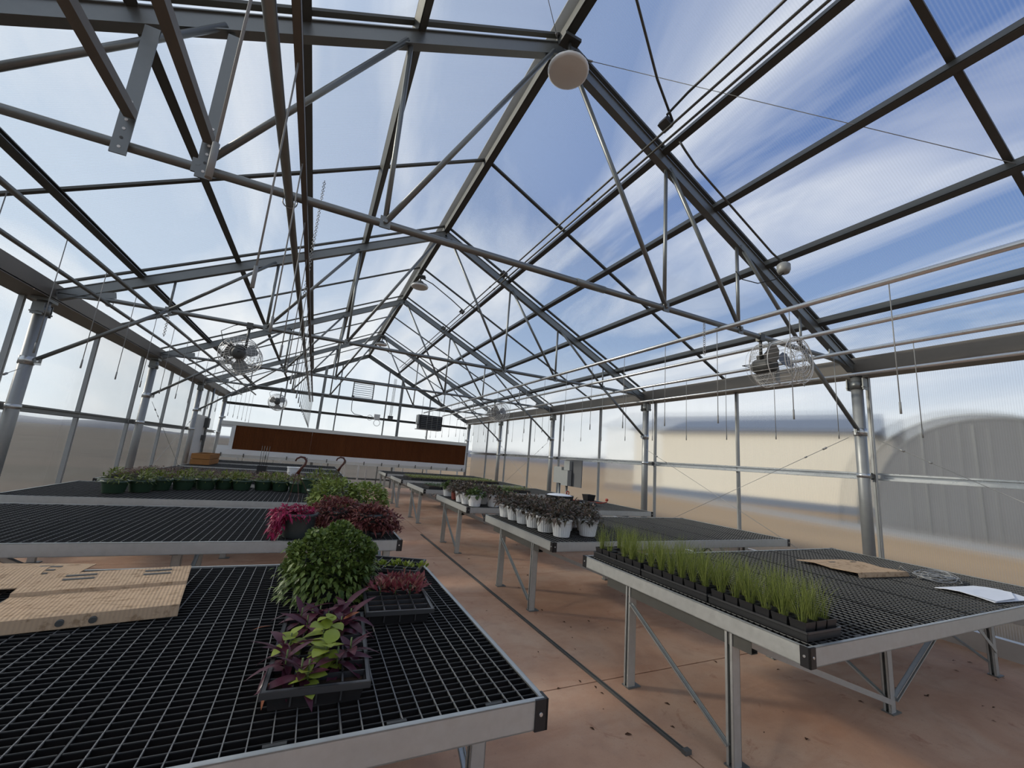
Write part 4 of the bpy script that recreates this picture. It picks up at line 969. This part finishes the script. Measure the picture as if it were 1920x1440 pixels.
def slot(t, x, y, z, w, d, rx=0):
    b = MB(); b.box((0, 0, 0), (w, d, .003)); b.build('vent_slot', 'box_dark', t, (x, y, z), (rx, 0, 0))
t = sheet('cardboard_sheet', 'stained cardboard sheet with folded edge, vent slots and two round holes', (-.735, 2.48, BH), .15, [(-.275, .002), (-.268, .042), (-.24, .045), (-.08, .04), (.06, .032), (.065, .046), (.18, .050), (.29, .060)], .58)
for x in (-.14, .14):
    for y in (.20, .245): slot(t, x + .02, y, .0575 + (y - .20) * .10, .105, .014, .09)
for x in (-.06, .03):
    b = MB(); b.tube([(x, -.279, .022), (x, -.270, .024)], .012, 16); b.build('round_hole', 'box_dark', t)
t = sheet('cardboard_sheet', 'pale cardboard sheet with vent slots lying behind the stained one', (-1.27, 2.90, BH), -.14, [(-.16, .006), (-.05, .02), (.06, .03), (.15, .035)], .62)
for x in (-.2, .15):
    for y in (.0, .05, .10): slot(t, x, y, .031 + y * .06, .09, .014, .08)
t = sheet('cardboard_sheet', 'torn corrugated cardboard flap lying on the pale sheet', (-1.36, 2.74, BH + .03), .10, [(-.13, .0), (-.04, .012), (.05, .026), (.11, .028)], .60)
t = sheet('cardboard_sheet', 'flattened cardboard box beside the coil of wire', (4.68, 2.28, BH), -.10, [(-.27, .0), (-.262, .035), (-.05, .02), (.0, .024), (.10, .03), (.27, .012)], .68)
for x in (-.1, .2): slot(t, x, .1, .036, .08, .012)
t = thing('wire_coil', 'loose coil of thin grey wire on the bench beside the white paper', 'wire', (5.14, 1.84, BH))
b = MB()
for k in range(9):
    pts = []; ax, ay = U(.14, .24), U(.08, .14); ox_, oy_ = U(-.06, .06), U(-.04, .04); ph = U(0, 6)
    for j in range(25): a = j / 24 * 2 * math.pi * .97 + ph; pts.append((ox_ + ax * math.cos(a), oy_ + ay * math.sin(a), .012 + .008 * k * .6 + .012 * math.sin(2 * a + k)))
    b.tube(pts, .0035, 5)
b.tube([(-.2, .1, .02), (-.26, .15, .09), (-.2, .2, .03)], .003, 5); b.build('wire_loops', 'wire_gray', t)
t = thing('folded_paper', 'folded white paper sheet near the bench corner', 'paper', (4.93, 1.50, BH), -.10)
b = MB(); pr = [(-.17, .002), (-.08, .014), (.02, .022), (.10, .016), (.17, .004)]; n = len(pr)
b.add([(x, y, z) for x in (-.28, .26) for y, z in pr] + [(x, y, z + .004) for x in (-.28, .26) for y, z in pr], [(i, i + 1, n + i + 1, n + i) for i in range(n - 1)] + [(2 * n + i, 3 * n + i, 3 * n + i + 1, 2 * n + i + 1) for i in range(n - 1)] + [(i, 2 * n + i, 2 * n + i + 1, i + 1) for i in range(n - 1)] + [(n + i, n + i + 1, 3 * n + i + 1, 3 * n + i) for i in range(n - 1)]); b.build('lower_fold', 'paper', t)
b = MB(); b.add([(-.26, -.17, .012), (.02, -.16, .02), (.24, -.06, .028), (.25, .03, .022), (-.1, .02, .03), (-.27, -.06, .022)], [(0, 1, 2, 3, 4, 5)]); b.add([(-.26, -.17, .009), (.02, -.16, .017), (.24, -.06, .025), (.25, .03, .019), (-.1, .02, .027), (-.27, -.06, .019)], [(5, 4, 3, 2, 1, 0)]); b.build('upper_fold', 'paper', t)

# ---- litter on the floor
b = MB()
for _ in range(170):
    x = U(.9, 5.8); y = random.choice((U(1.0, 4.5), U(1, 10))); s_ = U(.006, .022); a = U(0, 6.28)
    b.leaf((x, y, .004), (math.cos(a), math.sin(a), .15), s_ * 2.2, s_, .3, .3, (0, 0, 1), 2)
o = b.build('leaf_litter', 'litter'); o['kind'] = 'stuff'; tag(o, 'dark dry leaf litter scattered over the concrete floor', 'litter')

# ================================================================ outside
t = thing('farm_building', 'cream walled building with dark roof outside the long wall', 'building', (26.2, 19.2, -.13), math.atan2(-13.5, 5.3))
b = MB(); b.bx(-7.5, 7.2, 0, 11, 0, 4.9); b.build('wall', 'cream_wall', t)
b = MB(); b.add([(-7.9, -.4, 4.8), (7.6, -.4, 4.8), (7.6, 11.4, 4.8), (-7.9, 11.4, 4.8), (-7.9, 5.5, 6.6), (7.6, 5.5, 6.6)], [(0, 1, 5, 4), (2, 3, 4, 5), (3, 0, 4), (1, 2, 5), (3, 2, 1, 0)]); b.build('roof', 'dark_roof', t)
b = MB(); b.bx(-7.55, 7.25, -.05, 0, 0, .5); b.build('plinth', 'dark_roof', t)
t = thing('hoop_house', 'grey arched hoop house outside the long wall', 'hoop house', (22.5, 6.6, -.13), 0)
b = MB(); n = 24; prof = []
for i in range(n + 1): a = math.pi * i / n; prof.append((3.9 * math.cos(a), 4.7 * math.sin(a) ** .75))
b.add([(x_, y_, z_) for x_ in (0, 14) for y_, z_ in prof], [(i, i + 1, n + 2 + i, n + 1 + i) for i in range(n)] + [tuple(reversed(range(n + 1))), tuple(range(n + 1, 2 * n + 2))], False); b.build('cover', 'hoop_cover', t)
b = MB(); b.tube([(-.03, y_, z_) for y_, z_ in prof], .06, 6); b.build('end_hoop', 'galv', t)
for y_ in (-1.5, 0, 1.5): b = MB(); b.beam((-.03, y_, 0), (-.03, y_, 4.3), .08, .06, (0, 1, 0)); b.build('end_stud', 'galv', t)
b = MB(); b.add([(16, -6, -.10), (19, -6, -.10), (26, 26, -.10), (23, 26, -.10), (16, -6, -.13), (19, -6, -.13), (26, 26, -.13), (23, 26, -.13)], [(0, 1, 2, 3), (4, 0, 3, 7), (1, 5, 6, 2), (0, 4, 5, 1), (2, 6, 7, 3)]); struct('gravel_road', me=b.mesh('gravel_road', 'road'))
